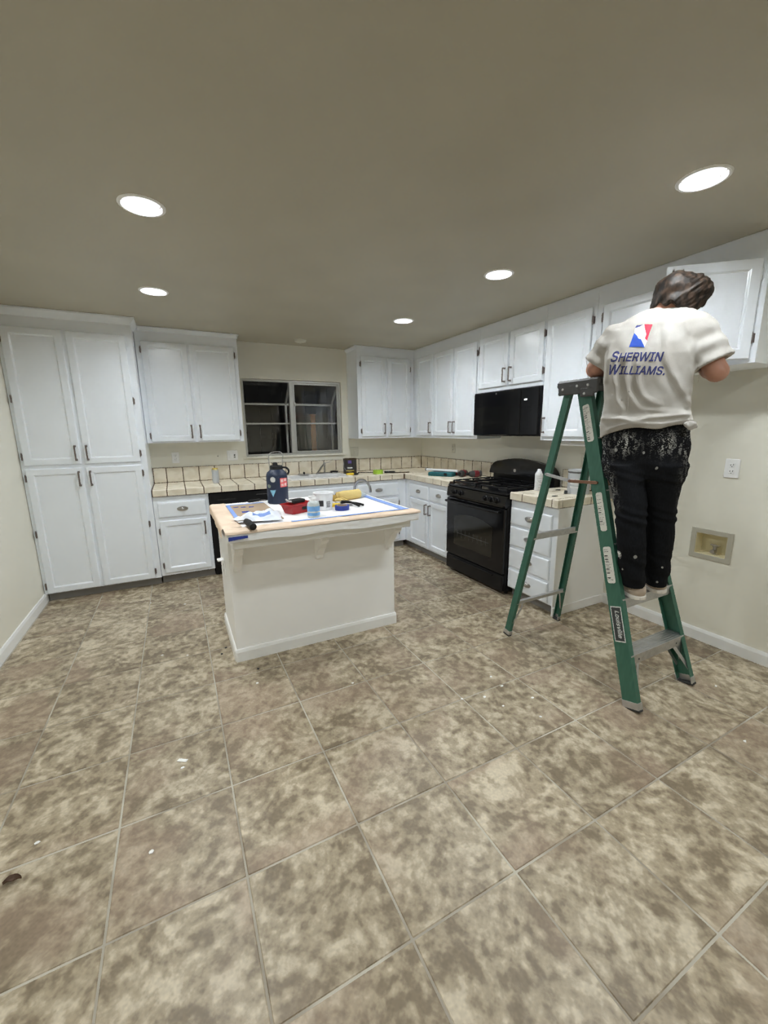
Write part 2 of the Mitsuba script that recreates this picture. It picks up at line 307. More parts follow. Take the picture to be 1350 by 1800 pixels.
# ---------------------------------------------------------------- window: slider inside, garden window outside
struct('window_1')
fr_ = [bx(WX0, WX1, -.012, .012, WZ0 - .018, WZ0 + .004, .004), bx(WX0 - .03, WX1 + .03, -.028, .0, WZ0 - .02, WZ0 - .002, .004)]
part('window_1', 'sill', fr_, 'wall_paint')
def rect_frame(x0, x1, z0, z1, y0, y1, w):
    return [bx(x0, x0 + w, y0, y1, z0, z1, .003), bx(x1 - w, x1, y0, y1, z0, z1, .003), bx(x0 + w, x1 - w, y0, y1, z0, z0 + w, .003), bx(x0 + w, x1 - w, y0, y1, z1 - w, z1, .003)]
part('window_1', 'frame', rect_frame(WX0 + .001, WX1 - .001, WZ0 + .001, WZ1 - .001, .025, .085, .026), 'window_alu')
xm = -1.822
part('window_1', 'mullion', bx(xm - .024, xm + .024, .02, .075, WZ0 + .02, WZ1 - .02, .004), 'window_alu')
part('window_1', 'sash', rect_frame(xm + .022, WX1 - .026, WZ0 + .026, WZ1 - .026, .034, .056, .022), 'window_alu')
part('window_1', 'pane', tm([[xm + .03, .045, WZ0 + .04], [WX1 - .04, .045, WZ0 + .04], [WX1 - .04, .045, WZ1 - .04], [xm + .03, .045, WZ1 - .04]], [[0, 1, 2], [0, 2, 3]]), 'pane_glass')
part('window_1', 'latch', [bx(xm + .02, xm + .045, .005, .022, 1.775, 1.80, .004), bx(xm + .03, xm + .055, .0, .012, 1.765, 1.785, .004)], 'window_alu')
# garden window body
GY1, EZ, TZ = .335, 1.79, 2.02
gf = []
for x in (WX0 + .015, xm, WX1 - .015):
    gf.append(bx(x - .012, x + .012, GY1 - .02, GY1 + .01, WZ0 - .02, EZ + .01, .003))
    gf.append(bar((x, GY1 - .005, EZ), (x, .09, TZ), .022, .022))
gf += [bx(WX0 + .003, WX1 - .003, GY1 - .02, GY1 + .01, EZ - .012, EZ + .014, .003), bx(WX0 + .003, WX1 - .003, GY1 - .02, GY1 + .01, WZ0 - .03, WZ0, .003)]
part('window_1', 'garden_frame', gf, 'window_alu')
part('window_1', 'shelf', [bx(WX0 + .027, WX1 - .027, .088, .112, 1.542, 1.562, .003), bx(WX0 + .027, WX1 - .027, .112, GY1 - .03, 1.549, 1.554)], 'window_alu')
part('window_1', 'garden_floor', bx(WX0 + .003, WX1 - .003, .121, GY1, WZ0 - .03, WZ0 - .005), 'panel_white')
def quad(a, b, c, e): return tm([a, b, c, e], [[0, 1, 2], [0, 2, 3]])
for x0, x1 in ((WX0 + .027, xm - .012), (xm + .012, WX1 - .027)):
    part('window_1', 'pane', quad((x0, GY1 - .005, WZ0), (x1, GY1 - .005, WZ0), (x1, GY1 - .005, EZ - .012), (x0, GY1 - .005, EZ - .012)), 'pane_glass')
    part('window_1', 'pane', quad((x0, GY1 - .005, EZ + .002), (x1, GY1 - .005, EZ + .002), (x1, .092, TZ), (x0, .092, TZ)), 'pane_glass')
for x in (WX0 + .015, WX1 - .015):
    part('window_1', 'pane', tm([(x, .122, WZ0), (x, GY1 - .02, WZ0), (x, GY1 - .02, EZ), (x, .122, TZ - .03)], [[0, 1, 2], [0, 2, 3]]), 'pane_glass')
# the yard at night
struct('ground'); single('ground', bx(-6, 5, .13, 8, -.3, -.25), 'soil')
t = thing('board_fence', 'dark board fence standing in the night beyond the kitchen window', 'fence')
for i in range(22):
    x = -3.0 + i * .21; part(t, 'board', bx(x, x + .209, 2.6 + .004 * (i % 2), 2.625 + .004 * (i % 2), -.25, 2.7 + .02 * math.sin(i * 2.1), .004), 'fence_wood')
t = thing('timber_post', 'orange brown timber post seen through the right window pane', 'post')
part(t, 'shaft', bx(-1.315, -1.255, .90, .96, -.25, 1.68, .006), 'post_wood'); part(t, 'cap', bx(-1.325, -1.245, .89, .97, 1.68, 1.70, .006), 'post_wood')

# ---------------------------------------------------------------- ceiling lights
CAN = .014
spots = ['round ceiling downlight nearest the tall pantry cabinet', 'round ceiling downlight above the left side of the floor, in front of the pantry light', 'round ceiling downlight at the top left edge, above the camera side of the floor',
         'round ceiling downlight nearest the inner corner of the wall cabinets', 'round ceiling downlight above the range, middle one of the right row', 'round ceiling downlight above the ladder, largest of the right row',
         'round ceiling downlight behind the camera on the left', 'round ceiling downlight behind the camera on the right']
for (x, y), lab in zip(LAMPS, spots):
    t = thing('ceiling_light', lab, 'ceiling light', 'recessed ceiling lights')
    part(t, 'trim_ring', lathe([(.080, H - .001), (.081, H - .005), (.090, H - .005), (.095, H - .001), (.095, H)], 40, (x, y, 0)), 'outlet_white', 30)
    part(t, 'reflector', lathe([(.080, H - .002), (.078, H + .02), (.073, H + CAN), (.0705, H + CAN + .004)], 40, (x, y, 0)), 'outlet_white', 30)
    part(t, 'housing', lathe([(.0825, H + .001), (.0825, H + .112), (.0001, H + .112)], 24, (x, y, 0)), 'slot_dark', 30)
    m = lathe([(.0001, H + CAN), (.035, H + CAN), (.0722, H + CAN)], 40, (x, y, 0)); m.invert()
    k = part(t, 'lens', m, 'outlet_white', True); scene[k]['emitter'] = {'type': 'area', 'radiance': {'type': 'rgb', 'value': LAMP}}
    n = np.cross(m.vertices[m.faces[0, 1]] - m.vertices[m.faces[0, 0]], m.vertices[m.faces[0, 2]] - m.vertices[m.faces[0, 0]])
    if n[2] > 0:
        m.invert(); scene[k] = mikit.ply(m, 'outlet_white', True, emitter=scene[k]['emitter'])
t = thing('smoke_detector', 'flat round white cover on the ceiling in front of the window', 'ceiling cover')
part(t, 'cover', lathe([(.0001, H - .022), (.05, H - .021), (.062, H - .014), (.066, H)], 32, (-1.775, -.315, 0)), 'outlet_beige', 30)

# ---------------------------------------------------------------- cabinets
def carcass(fr, u0, u1, z0, z1, dep, kick=0):
    m = [bx(u0, u1, 0.002, dep, z0, z1, .002)]
    return fr(m)
FD, UD = .61, .325
# tall pantry
t = thing('pantry_cabinet', 'tall white four door pantry cabinet reaching from floor to ceiling at the left wall', 'cabinet')
part(t, 'body', carcass(BK, XL + .004, -3.363, .075, H - .002, FD), 'cabinet_white')
part(t, 'toe_kick', BK(bx(XL + .02, -3.37, .02, FD - .05, 0, .075)), 'kick_dark')
part(t, 'crown', place(extr([(0, 0), (.035, .05), (.035, .062), (0, .062)], 0, .913), (XL + .004, -FD, H - .064), (0, -1, 0), (0, 0, 1), (1, 0, 0)), 'cabinet_white')
part(t, 'crown', place(extr([(0, 0), (.035, .05), (.035, .062), (0, .062)], 0, FD - UD + .035), (-3.363, -FD - .035, H - .064), (1, 0, 0), (0, 0, 1), (0, 1, 0)), 'cabinet_white')
pa, pb, pc, pd = -4.245, -3.858, -3.832, -3.415
door(t, BK, pa, pb, 1.205, 2.29, FD, ('b', 'low'), [('a', 1.28), ('a', 1.74), ('a', 2.2)])
door(t, BK, pc, pd, 1.205, 2.285, FD, ('a', 'low'), [('b', 1.28), ('b', 1.74), ('b', 2.2)], white=[('b', 2.2)])
door(t, BK, pa, pb, .085, 1.172, FD, ('b', 'high'), [('a', .15), ('a', .62), ('a', 1.1)])
door(t, BK, pc, pd, .085, 1.172, FD, ('a', 'high'), [('b', .15), ('b', .62), ('b', 1.1)])
# upper, left of the window
t = thing('wall_cabinet', 'white two door wall cabinet between the pantry and the window', 'cabinet', None)
part(t, 'body', carcass(BK, -3.359, -2.45, 1.36, H - .002, UD), 'cabinet_white')
part(t, 'crown', place(extr([(0, 0), (.022, .03), (.022, .04), (0, .04)], 0, .885), (-3.325, -UD, H - .043), (0, -1, 0), (0, 0, 1), (1, 0, 0)), 'cabinet_white')
part(t, 'crown', place(extr([(0, 0), (.022, .03), (.022, .04), (0, .04)], 0, UD + .02), (-2.45, -UD - .022, H - .043), (1, 0, 0), (0, 0, 1), (0, 1, 0)), 'cabinet_white')
door(t, BK, -3.315, -2.925, 1.375, 2.305, UD, ('b', 'low'), [('a', 1.43), ('a', 2.23)])
door(t, BK, -2.902, -2.49, 1.375, 2.305, UD, ('a', 'low'), [('b', 1.45), ('b', 2.23)])
# upper, right of the window
t = thing('wall_cabinet', 'white two door wall cabinet to the right of the window, in the corner', 'cabinet')
part(t, 'body', carcass(BK, -1.112, -.329, 1.36, H - .002, UD), 'cabinet_white')
part(t, 'crown', place(extr([(0, 0), (.022, .03), (.022, .04), (0, .04)], 0, UD), (-1.112, -UD, H - .043), (-1, 0, 0), (0, 0, 1), (0, 1, 0)), 'cabinet_white')
door(t, BK, -1.065, -.738, 1.385, 2.32, UD, ('b', 'low'), [('a', 1.45), ('a', 2.23)])
door(t, BK, -.708, -.392, 1.385, 2.318, UD, ('a', 'low'), [('b', 1.46), ('b', 2.2)])
# upper three door unit on the right wall
t = thing('wall_cabinet', 'white three door wall cabinet on the right wall between the corner and the microwave', 'cabinet')
part(t, 'body', carcass(RT, .004, 1.588, 1.358, H - .002, UD), 'cabinet_white')
door(t, RT, .415, .768, 1.388, 2.318, UD, ('b', 'low'))
door(t, RT, .80, 1.175, 1.388, 2.316, UD, ('b', 'low'))
door(t, RT, 1.192, 1.565, 1.388, 2.314, UD, ('a', 'low'), [('b', 1.47), ('b', 2.2)])
# above the microwave
t = thing('wall_cabinet', 'short white two door wall cabinet above the black microwave', 'cabinet')
part(t, 'body', carcass(RT, 1.59, 2.414, 1.812, H - .002, UD), 'cabinet_white')
door(t, RT, 1.608, 2.0, 1.85, 2.318, UD, ('b', 'low'), [('a', 2.22)])
door(t, RT, 2.022, 2.406, 1.85, 2.315, UD, ('a', 'low'), [('b', 1.93), ('b', 2.22)])
# single door
t = thing('wall_cabinet', 'white single door wall cabinet right of the microwave, behind the ladder', 'cabinet')
part(t, 'body', carcass(RT, 2.416, 2.868, 1.357, H - .002, UD), 'cabinet_white')
door(t, RT, 2.436, 2.838, 1.39, 2.31, UD, ('a', 'low'), [('b', 1.47), ('b', 2.22)])
# over the refrigerator space, one door swung open
t = thing('wall_cabinet', 'white wall cabinet over the empty refrigerator space with its right door swung open', 'cabinet')
W = .018
part(t, 'body', RT([bx(2.87, 3.832, .002, UD, H - .10, H - .002), bx(2.87, 3.832, .002, UD, 1.79, 1.79 + W), bx(2.87, 2.87 + W, .002, UD, 1.79, H - .1), bx(3.832 - W, 3.832, .002, UD, 1.79, H - .1), bx(2.87, 3.832, .002, .01, 1.79, H - .1),
                    bx(2.87, 2.91, UD - .018, UD, 1.79, H - .1), bx(3.792, 3.832, UD - .018, UD, 1.79, H - .1), bx(3.33, 3.37, UD - .018, UD, 1.79, H - .1), bx(2.9, 3.8, UD - .018, UD, 1.79, 1.83), bx(2.9, 3.8, UD - .018, UD, 2.29, H - .1)]), 'cabinet_white')
door(t, RT, 2.925, 3.345, 1.812, 2.30, UD, None, [('a', 1.89), ('a', 2.22)])
aw = math.radians(49)
OP = Fr((-UD - .004, -3.80, 0), (-math.sin(aw), math.cos(aw), 0), (-math.cos(aw), -math.sin(aw), 0))
door(t, OP, 0.004, .436, 1.81, 2.30, 0, None)
for z in (1.915, 2.225): part(t, 'hinge', hinge(RT, 3.806, z, UD), 'bronze_metal' if z < 2 else 'cabinet_white')
# under-cabinet fixture
t = thing('under_cabinet_rail', 'thin white rail fixed under the single door wall cabinet beside the ladder', 'rail')
for a, b in ((.20, .235), (.10, .125)): part(t, 'rail', RT(bx(2.50, 2.86, a, b, 1.315, 1.33, .004)), 'panel_white')
for a in (2.52, 2.82): part(t, 'bracket', RT(bx(a, a + .02, .09, .24, 1.328, 1.3568)), 'panel_white')

# base units
CB = .868
def base(label, fr, u0, u1, open_top=False):
    t = thing('base_cabinet', label, 'cabinet')
    part(t, 'body', fr([bx(u0, u1, FD - .02, FD, .085, CB, .002), bx(u0, u0 + .018, .002, FD - .02, .085, CB), bx(u1 - .018, u1, .002, FD - .02, .085, CB), bx(u0 + .018, u1 - .018, .002, .012, .085, CB), bx(u0 + .018, u1 - .018, .012, FD - .02, .085, .103)]) if open_top else carcass(fr, u0, u1, .085, CB, FD), 'cabinet_white')
    part(t, 'toe_kick', fr(bx(u0 + .003, u1 - .003, .02, FD - .06, 0, .085)), 'kick_dark'); return t
t = base('white base cabinet with one drawer and one door between the pantry and the dishwasher', BK, -3.36, -2.874)
drawer(t, BK, -3.325, -2.905, .665, .81, FD)
door(t, BK, -3.325, -2.905, .115, .628, FD, ('b', 'high'), [('a', .19), ('a', .53)])
t = base('white sink base cabinet hidden behind the island and the navy bottle', BK, -2.262, -1.288, True)
drawer(t, BK, -2.235, -1.305, .665, .825, FD, False, 'false_front')
door(t, BK, -2.235, -1.78, .115, .628, FD, ('b', 'high')); door(t, BK, -1.765, -1.305, .115, .628, FD, ('a', 'high'))
t = base('white base cabinet with a cup pull drawer right of the sink, beside the corner', BK, -1.286, -.614)
drawer(t, BK, -1.265, -.722, .675, .83, FD)
door(t, BK, -1.265, -.722, .115, .64, FD, ('a', 'high'), [('b', .2), ('b', .58)])
t = base('white base cabinet with two drawers over two doors left of the range', RT, .004, 1.556)
drawer(t, RT, .722, 1.135, .672, .822, FD); drawer(t, RT, 1.16, 1.53, .672, .822, FD)
door(t, RT, .722, 1.135, .108, .652, FD, ('b', 'high'), hl=.12); door(t, RT, 1.16, 1.53, .108, .652, FD, ('a', 'high'), hl=.12)
t = thing('base_cabinet', 'white four drawer base cabinet right of the range, behind the ladder', 'cabinet')
part(t, 'body', carcass(RT, 2.41, 2.895, .085, CB, FD), 'cabinet_white')
part(t, 'end_panel', RT([bx(2.895, 2.9, .002, FD, 0, CB), bx(2.9, 2.909, .002, FD + .002, 0, .075, .003), bx(2.89, 2.9, .02, FD, 0, .09)]), 'panel_white')
part(t, 'toe_kick', RT(bx(2.412, 2.89, .02, FD - .06, 0, .085)), 'kick_dark')
for z0, z1 in ((.662, .805), (.478, .64), (.287, .452), (.097, .262)): drawer(t, RT, 2.424, 2.852, z0, z1, FD)

# dishwasher
t = thing('dishwasher', 'black built-in dishwasher under the tiled counter left of the sink', 'dishwasher')
part(t, 'body', BK(bx(-2.87, -2.266, .03, FD - .012, .09, .862)), 'satin_black')
part(t, 'door', BK(bx(-2.868, -2.268, FD - .012, FD + .02, .12, .735, .006)), 'satin_black')
k = part(t, 'control_panel', BK(bx(-2.868, -2.268, FD - .012, FD + .028, .745, .862, .006)), 'gloss_black'); part(k, 'grip', BK(bx(-2.80, -2.62, FD + .027, FD + .031, .785, .80, .002)), 'matte_black'); part(k, 'legend', BK(bx(-2.42, -2.30, FD + .027, FD + .0295, .82, .825)), 'grey_print')
part(t, 'kick_plate', BK(bx(-2.868, -2.268, .03, FD - .05, 0, .09)), 'satin_black')

# ---------------------------------------------------------------- tiled counters and backsplash
from shapely.geometry import box as sbox, Polygon
t = thing('tiled_counter', 'L shaped cream tile countertop with brown grout from the pantry round to the range', 'countertop')
CT0, CT1 = .870, .9298
def rc(x0, x1, y0, y1): return sbox(x0, y0, x1, y1)
SINK = rc(-2.02, -1.32, -.565, -.115)
slab = rc(-3.358, -.002, -.6325, -.002).union(rc(-.6325, -.002, -1.555, -.002)).difference(SINK)
part(t, 'substrate', extr(slab, CT0, CT1), 'counter_grout')
PT = .161
def edge_tile(parent, fr, u0, u1, d_in, d_out):
    m = extr([(d_in, .932), (d_out - .012, .9345), (d_out - .004, .933), (d_out, .928), (d_out, .873), (d_out - .008, .873), (d_out - .008, CT1 - .002), (d_in, CT1 - .002)], u0, u1)
    v = m.vertices; m = tm(np.stack([v[:, 2], v[:, 0], v[:, 1]], 1), m.faces)
    return part(parent, 'edge_tile', fr(m), 'cream_tile')
def top_tile(parent, poly):
    for g in getattr(poly, 'geoms', [poly]):
        if g.area < 4e-4: continue
        x0, y0, x1, y1 = g.bounds
        if abs(g.area - (x1 - x0) * (y1 - y0)) < 1e-6: part(parent, 'top_tile', bx(x0, x1, y0, y1, CT1 - .002, .932 + float(rng.uniform(-.0004, .0004)), .002), 'cream_tile')
        else: part(parent, 'top_tile', extr(g, CT1 - .002, .932), 'cream_tile')
GR = .0042
rows = [(-.588, -.427), (-.427, -.266), (-.266, -.105), (-.105, -.010)]
u = -.012
xs = []
while u > -3.355: xs.append((max(u - PT, -3.356), u)); u -= PT
for x0, x1 in xs:
    if x0 < -.66: edge_tile(t, BK, x0 + GR, min(x1, -.636) - GR, .59, .636)
    for y0, y1 in rows:
        g = sbox(x0 + GR, y0 + GR, x1 - GR, y1 - GR).difference(SINK.buffer(.004, join_style=2))
        if not g.is_empty: top_tile(t, g)
ys = [(-.60 - PT * i, -.60 - PT * (i + 1)) for i in range(6)]
for y1, y0 in ys:
    y0 = max(y0, -1.554)
    edge_tile(t, RT, -y1 + GR, -y0 - GR, .59, .636)
    for x0, x1 in rows: top_tile(t, sbox(x0 + GR, y0 + GR, x1 - GR, y1 - GR))
# right piece
t2 = thing('tiled_counter', 'small cream tile countertop on the four drawer cabinet right of the range', 'countertop')
part(t2, 'substrate', RT(bx(2.412, 2.9025, .002, .6325, CT0, CT1)), 'counter_grout')
us = [(2.412, 2.55), (2.55, 2.711), (2.711, 2.85)]
for u0, u1 in us: edge_tile(t2, RT, u0 + GR, u1 - GR, .59, .636)
for y1, y0 in us:
    for x0, x1 in rows: top_tile(t2, sbox(x0 + GR, -y0 + GR, x1 - GR, -y1 - GR))
EN = Fr((0, -2.27, 0), (1, 0, 0), (0, -1, 0))
part(t2, 'edge_tile', man(m3.Manifold.hull_points(np.vstack([bx(-.636, -.59, -2.906, -2.853, .873, .929).vertices, bx(-.63, -.59, -2.9, -2.853, .873, .9345).vertices]))), 'cream_tile')
for x0, x1 in ((-.588, -.427), (-.427, -.266), (-.266, -.105), (-.105, -.010)): edge_tile(t2, EN, x0 + GR, x1 - GR, .59, .636)
# backsplash
t3 = thing('tile_backsplash', 'single row of cream backsplash tiles with brown grout along the back and right walls', 'backsplash')
for q in ((-3.358, -.0008, -.0088, -.0008, .9302, 1.093), (-.0088, -.0008, -1.555, -.0089, .9302, 1.093), (-.0088, -.0008, -2.89, -2.412, .9302, 1.093)): part(t3, 'mortar', bx(*q), 'counter_grout')
for x0, x1 in xs: part(t3, 'tile', bx(x0 + GR, x1 - GR, -.0115, -.004, .936, 1.09, .002), 'cream_tile')
for y1, y0 in [(-.012 - PT * i, -.012 - PT * (i + 1)) for i in range(10)]: part(t3, 'tile', bx(-.0115, -.004, max(y0, -1.554) + GR, y1 - GR, .936, 1.09, .002), 'cream_tile')
for y1, y0 in us: part(t3, 'tile', bx(-.0115, -.004, -y0 + GR, -y1 - GR, .936, 1.09, .002), 'cream_tile')

# sink and faucet
t = thing('kitchen_sink', 'white drop-in kitchen sink under the window', 'sink')
rim = rc(-2.028, -1.312, -.573, -.107).buffer(.012).difference(rc(-1.99, -1.35, -.535, -.175).buffer(.02))
part(t, 'rim', extr(rim, .9325, .942), 'sink_white')
part(t, 'basin', [bx(-2.01, -1.33, -.555, -.155, .74, .75), bx(-2.012, -2.0, -.555, -.155, .74, .935), bx(-1.34, -1.328, -.555, -.155, .74, .935), bx(-2.0, -1.34, -.556, -.545, .74, .935), bx(-2.0, -1.34, -.17, -.157, .74, .935), bx(-1.68, -1.65, -.55, -.16, .74, .925, .008)], 'sink_white')
t = thing('kitchen_faucet', 'low chrome kitchen faucet behind the sink under the window', 'faucet')
part(t, 'base', [bx(-1.60, -1.40, -.158, -.108, .942, .958, .006)], 'chrome', 30)
part(t, 'spout', tube(spline([(-1.50, -.135, .955), (-1.50, -.135, 1.035), (-1.53, -.16, 1.04), (-1.62, -.28, .985), (-1.66, -.33, .965)]), .011), 'chrome', True)
part(t, 'lever', [tube([(-1.50, -.135, 1.035), (-1.49, -.12, 1.075)], .016, 12), bar((-1.49, -.125, 1.07), (-1.44, -.19, 1.085), .014, .008)], 'chrome', 30)
t = thing('sprayer_head', 'dark side sprayer lying on the sink rim right of the faucet', 'sprayer')
part(t, 'body', tube(spline([(-1.43, -.15, .957), (-1.39, -.165, .962), (-1.34, -.175, .957)]), [.012] * 8 + [.012] * 8 + [.014]), 'matte_black', True)
t = thing('sink_strainer', 'dark round strainer dish lying in front of the faucet on the sink', 'strainer')
part(t, 'dish', lathe([(.0001, .946), (.055, .944), (.07, .952), (.072, .953), (.06, .947), (.0001, .949)], 24, (-1.76, -.14, -.0015)), 'brushed_steel', 30)
part(t, 'knob', lathe([(.0001, .975), (.010, .972), (.012, .96), (.006, .947)], 12, (-1.76, -.14, 0)), 'matte_black', 30)

# ---------------------------------------------------------------- range
R0, R1 = 1.566, 2.402
t = thing('gas_range', 'black freestanding gas range with an arched backguard on the right wall', 'range')
part(t, 'body', RT([bx(R0, R1, .03, .64, .03, .895, .004)]), 'satin_black')
for u, d in ((R0 + .04, .1), (R1 - .04, .1), (R0 + .04, .58), (R1 - .04, .58)): part(t, 'foot', RT(lathe([(.0001, 0), (.018, 0), (.018, .03), (.0001, .03)], 12, (u, d, 0))), 'matte_black')
part(t, 'cooktop', RT([bx(R0 - .002, R1 + .002, .08, .665, .893, .918, .01)]), 'gloss_black')
k = part(t, 'control_panel', place(extr([(.60, .792), (.668, .792), (.676, .81), (.662, .893), (.60, .893)], 0, R1 - R0 + .004), (0, -(R0 - .002), 0), (-1, 0, 0), (0, 0, 1), (0, -1, 0)), 'gloss_black')
for u in (1.682, 1.786, 2.148, 2.222, 2.295):
    q = part(k, 'knob', RT(place(lathe([(.0001, .034), (.016, .033), (.020, .026), (.021, .008), (.027, .003), (.028, 0)], 18), (u, .668, .845), (1, 0, 0), (0, -.166, .986), (0, .986, .166))), 'satin_black', 30)
    part(q, 'pointer', RT(bx(u - .003, u + .003, .698, .706, .835, .868)), 'matte_black')
k = part(t, 'oven_door', RT([bx(R0, R1, .64, .675, .195, .783, .008)]), 'gloss_black')
def arch(u0, u1, z0, z1, rise, n=14): return [(u0, z0), (u1, z0), (u1, z1)] + [(u1 + (u0 - u1) * i / n, z1 + rise * (1 - (2 * i / n - 1) ** 2)) for i in range(1, n)] + [(u0, z1)]
ap = extr(arch(1.70, 2.262, .315, .60, .05), 0, .0025); ap.vertices = ap.vertices[:, [0, 2, 1]] + [0, .675, 0]
part(k, 'window', RT(ap), 'oven_glass')
rack = [bx(1.74, 2.22, .678, .6795, .44, .443)] + [bx(1.76 + .06 * i, 1.762 + .06 * i, .678, .6795, .40, .48) for i in range(8)]
part(k, 'rack', RT(rack), 'grey_print')
part(k, 'handle', RT([bx(R0 + .03, R1 - .03, .705, .728, .742, .765, .009), bx(R0 + .04, R0 + .075, .672, .712, .742, .765, .004), bx(R1 - .075, R1 - .04, .672, .712, .742, .765, .004)]), 'satin_black')
k = part(t, 'storage_drawer', RT([bx(R0, R1, .63, .672, .035, .187, .01)]), 'satin_black')
part(k, 'grip', RT(bx(R0 + .12, R1 - .12, .670, .682, .15, .172, .005)), 'satin_black')
def guard(u0, u1, z0, z1, rise, c=.13, n=14):
    pts = [(u0, z0), (u1, z0), (u1, z1 - c)]
    pts += [(u1 - c * 1.2 * (1 - math.cos(a)), z1 - c + c * math.sin(a)) for a in np.linspace(.1, math.pi / 2, 8)]
    m = [u1 - c * 1.2 + (u0 + c * 1.2 - u1 + c * 1.2) * i / n for i in range(1, n)]
    pts += [(u, z1 + rise * (1 - ((u - (u0 + u1) / 2) / ((u1 - u0) / 2 - c * 1.2)) ** 2)) for u in m]
    pts += [(u0 + c * 1.2 * (1 - math.cos(a)), z1 - c + c * math.sin(a)) for a in np.linspace(math.pi / 2, .1, 8)] + [(u0, z1 - c)]
    return pts
bp = extr(guard(R0 + .02, R1 - .01, .915, 1.125, .03), 0, .07); bp.vertices = bp.vertices[:, [0, 2, 1]] + [0, .012, 0]
k = part(t, 'backguard', RT(bp), 'satin_black')
up_ = extr(guard(R0 - .008, R1 + .008, 1.0, 1.135, .033), 0, .03); up_.vertices = up_.vertices[:, [0, 2, 1]] + [0, .083, 0]
part(k, 'console', RT(up_), 'gloss_black')
part(k, 'emblem', RT(place(lathe([(.0001, .004), (.014, .004), (.017, .002), (.018, 0)], 24), (1.925, .113, 1.045), (1, 0, 0), (0, 0, 1), (0, 1, 0))), 'chrome', 30, label='round silver maker emblem')
gm = []
for ui, uc in enumerate((R0 + .21, R1 - .21)):
    for dc in (.24, .50):
        b = part(t, 'burner', RT(lathe([(.0001, .938), (.034, .937), (.038, .932), (.038, .925), (.048, .922), (.05, .917)], 20, (uc, dc, 0))), 'matte_black', 30)
    g = []
    for dd in (.12, .37, .62): g.append(bx(uc - .17, uc + .17, dd - .006, dd + .006, .945, .957, .002))
    for du in (-.17, 0, .17): g.append(bx(uc + du - .006, uc + du + .006, .12, .62, .945, .957, .002))
    for du in (-.17, .17):
        for dd in (.12, .37, .62): g.append(bx(uc + du - .006, uc + du + .006, dd - .006, dd + .006, .917, .95))
    for dc in (.24, .50):
        for sgn in (-1, 1): g.append(bx(uc + sgn * .05, uc + sgn * .17, dc - .005, dc + .005, .945, .957, .002))
    part(t, 'grate', RT(g), 'satin_black')

# ---------------------------------------------------------------- microwave
t = thing('microwave', 'black over-the-range microwave under the short wall cabinet', 'microwave')
part(t, 'body', RT(bx(1.592, 2.412, .004, .34, 1.395, 1.808, .003)), 'satin_black')
k = part(t, 'door', RT(bx(1.575, 2.205, .34, .366, 1.398, 1.806, .006)), 'gloss_black')
part(k, 'window', RT(bx(1.62, 2.06, .3655, .3675, 1.46, 1.665, .0008)), 'dark_glass')
part(k, 'emblem', RT(bx(1.885, 1.905, .3655, .3675, 1.775, 1.79, .001)), 'grey_print')
k = part(t, 'control_panel', RT(bx(2.209, 2.414, .34, .366, 1.398, 1.806, .006)), 'gloss_black')
q = part(k, 'clock_display', RT(bx(2.25, 2.285, .3655, .3672, 1.70, 1.712)), 'outlet_white'); scene[q]['emitter'] = {'type': 'area', 'radiance': {'type': 'rgb', 'value': [.9, 1.0, .95]}}
for r in range(6):
    for c in range(3): part(k, 'button', RT(bx(2.236 + c * .04, 2.262 + c * .04, .3655, .367, 1.455 + r * .036, 1.472 + r * .036, .0006)), 'satin_black')
part(t, 'vent', RT([bx(1.60 + i * .03, 1.618 + i * .03, .10, .30, 1.391, 1.395) for i in range(26)]), 'matte_black')

# ---------------------------------------------------------------- outlets
def outlet(label, fr, u, z, w=.072, h=.114, m='outlet_white', kind='duplex'):
    t = thing('wall_outlet', label, 'outlet' if kind == 'duplex' else 'wall plate')
    part(t, 'plate', fr(bx(u - w / 2, u + w / 2, .0005, .007, z - h / 2, z + h / 2, .003)), m)
    if kind == 'duplex':
        for dz in (.02, -.02):
            k = part(t, 'socket', fr(bx(u - .016, u + .016, .006, .0095, z + dz - .014, z + dz + .014, .003)), m)
            part(k, 'slot', fr([bx(u - .008, u - .0055, .009, .0102, z + dz - .003, z + dz + .008), bx(u + .0055, u + .008, .009, .0102, z + dz - .003, z + dz + .008), bx(u - .0025, u + .0025, .009, .0102, z + dz - .010, z + dz - .005)]), 'slot_dark')
    elif kind == 'switch': part(t, 'rocker', fr(bx(u - .012, u + .012, .006, .012, z - .022, z + .022, .003)), m)
    elif kind == 'double':
        part(t, 'switch', fr(bx(u - .034, u - .010, .006, .011, z - .03, z + .03, .003)), m)
        k = part(t, 'socket', fr(bx(u + .006, u + .038, .006, .010, z - .034, z + .034, .003)), m); part(k, 'slot', fr([bx(u + .015, u + .03, .0095, .0105, z - .006, z + .012), bx(u + .015, u + .03, .0095, .0105, z - .026, z - .016)]), 'slot_dark')
    return t
outlet('white duplex outlet above the backsplash near the pantry cabinet', BK, -3.127, 1.195)
outlet('wide white wall plate with a dark socket left of the window', BK, -2.545, 1.197, .115, .114, kind='double')
outlet('beige switch plate above the backsplash right of the window', BK, -1.035, 1.187, .11, .12, 'outlet_beige', 'switch')
outlet('beige outlet on the right wall under the three door cabinet', RT, .752, 1.225, m='outlet_beige')
outlet('beige outlet on the right wall above the paint can behind the ladder', RT, 2.62, 1.18, m='outlet_beige')
outlet('white duplex outlet on the bare right wall above the water supply box', RT, 3.671, 1.195, .08, .12)
t = thing('wall_screw', 'small dark screw stub in the wall between the two outlets', 'screw'); part(t, 'shank', BK(place(lathe([(.0001, .02), (.005, .019), (.006, 0)], 10), (-2.70, .001, 1.195), (1, 0, 0), (0, 0, 1), (0, 1, 0))), 'slot_dark')
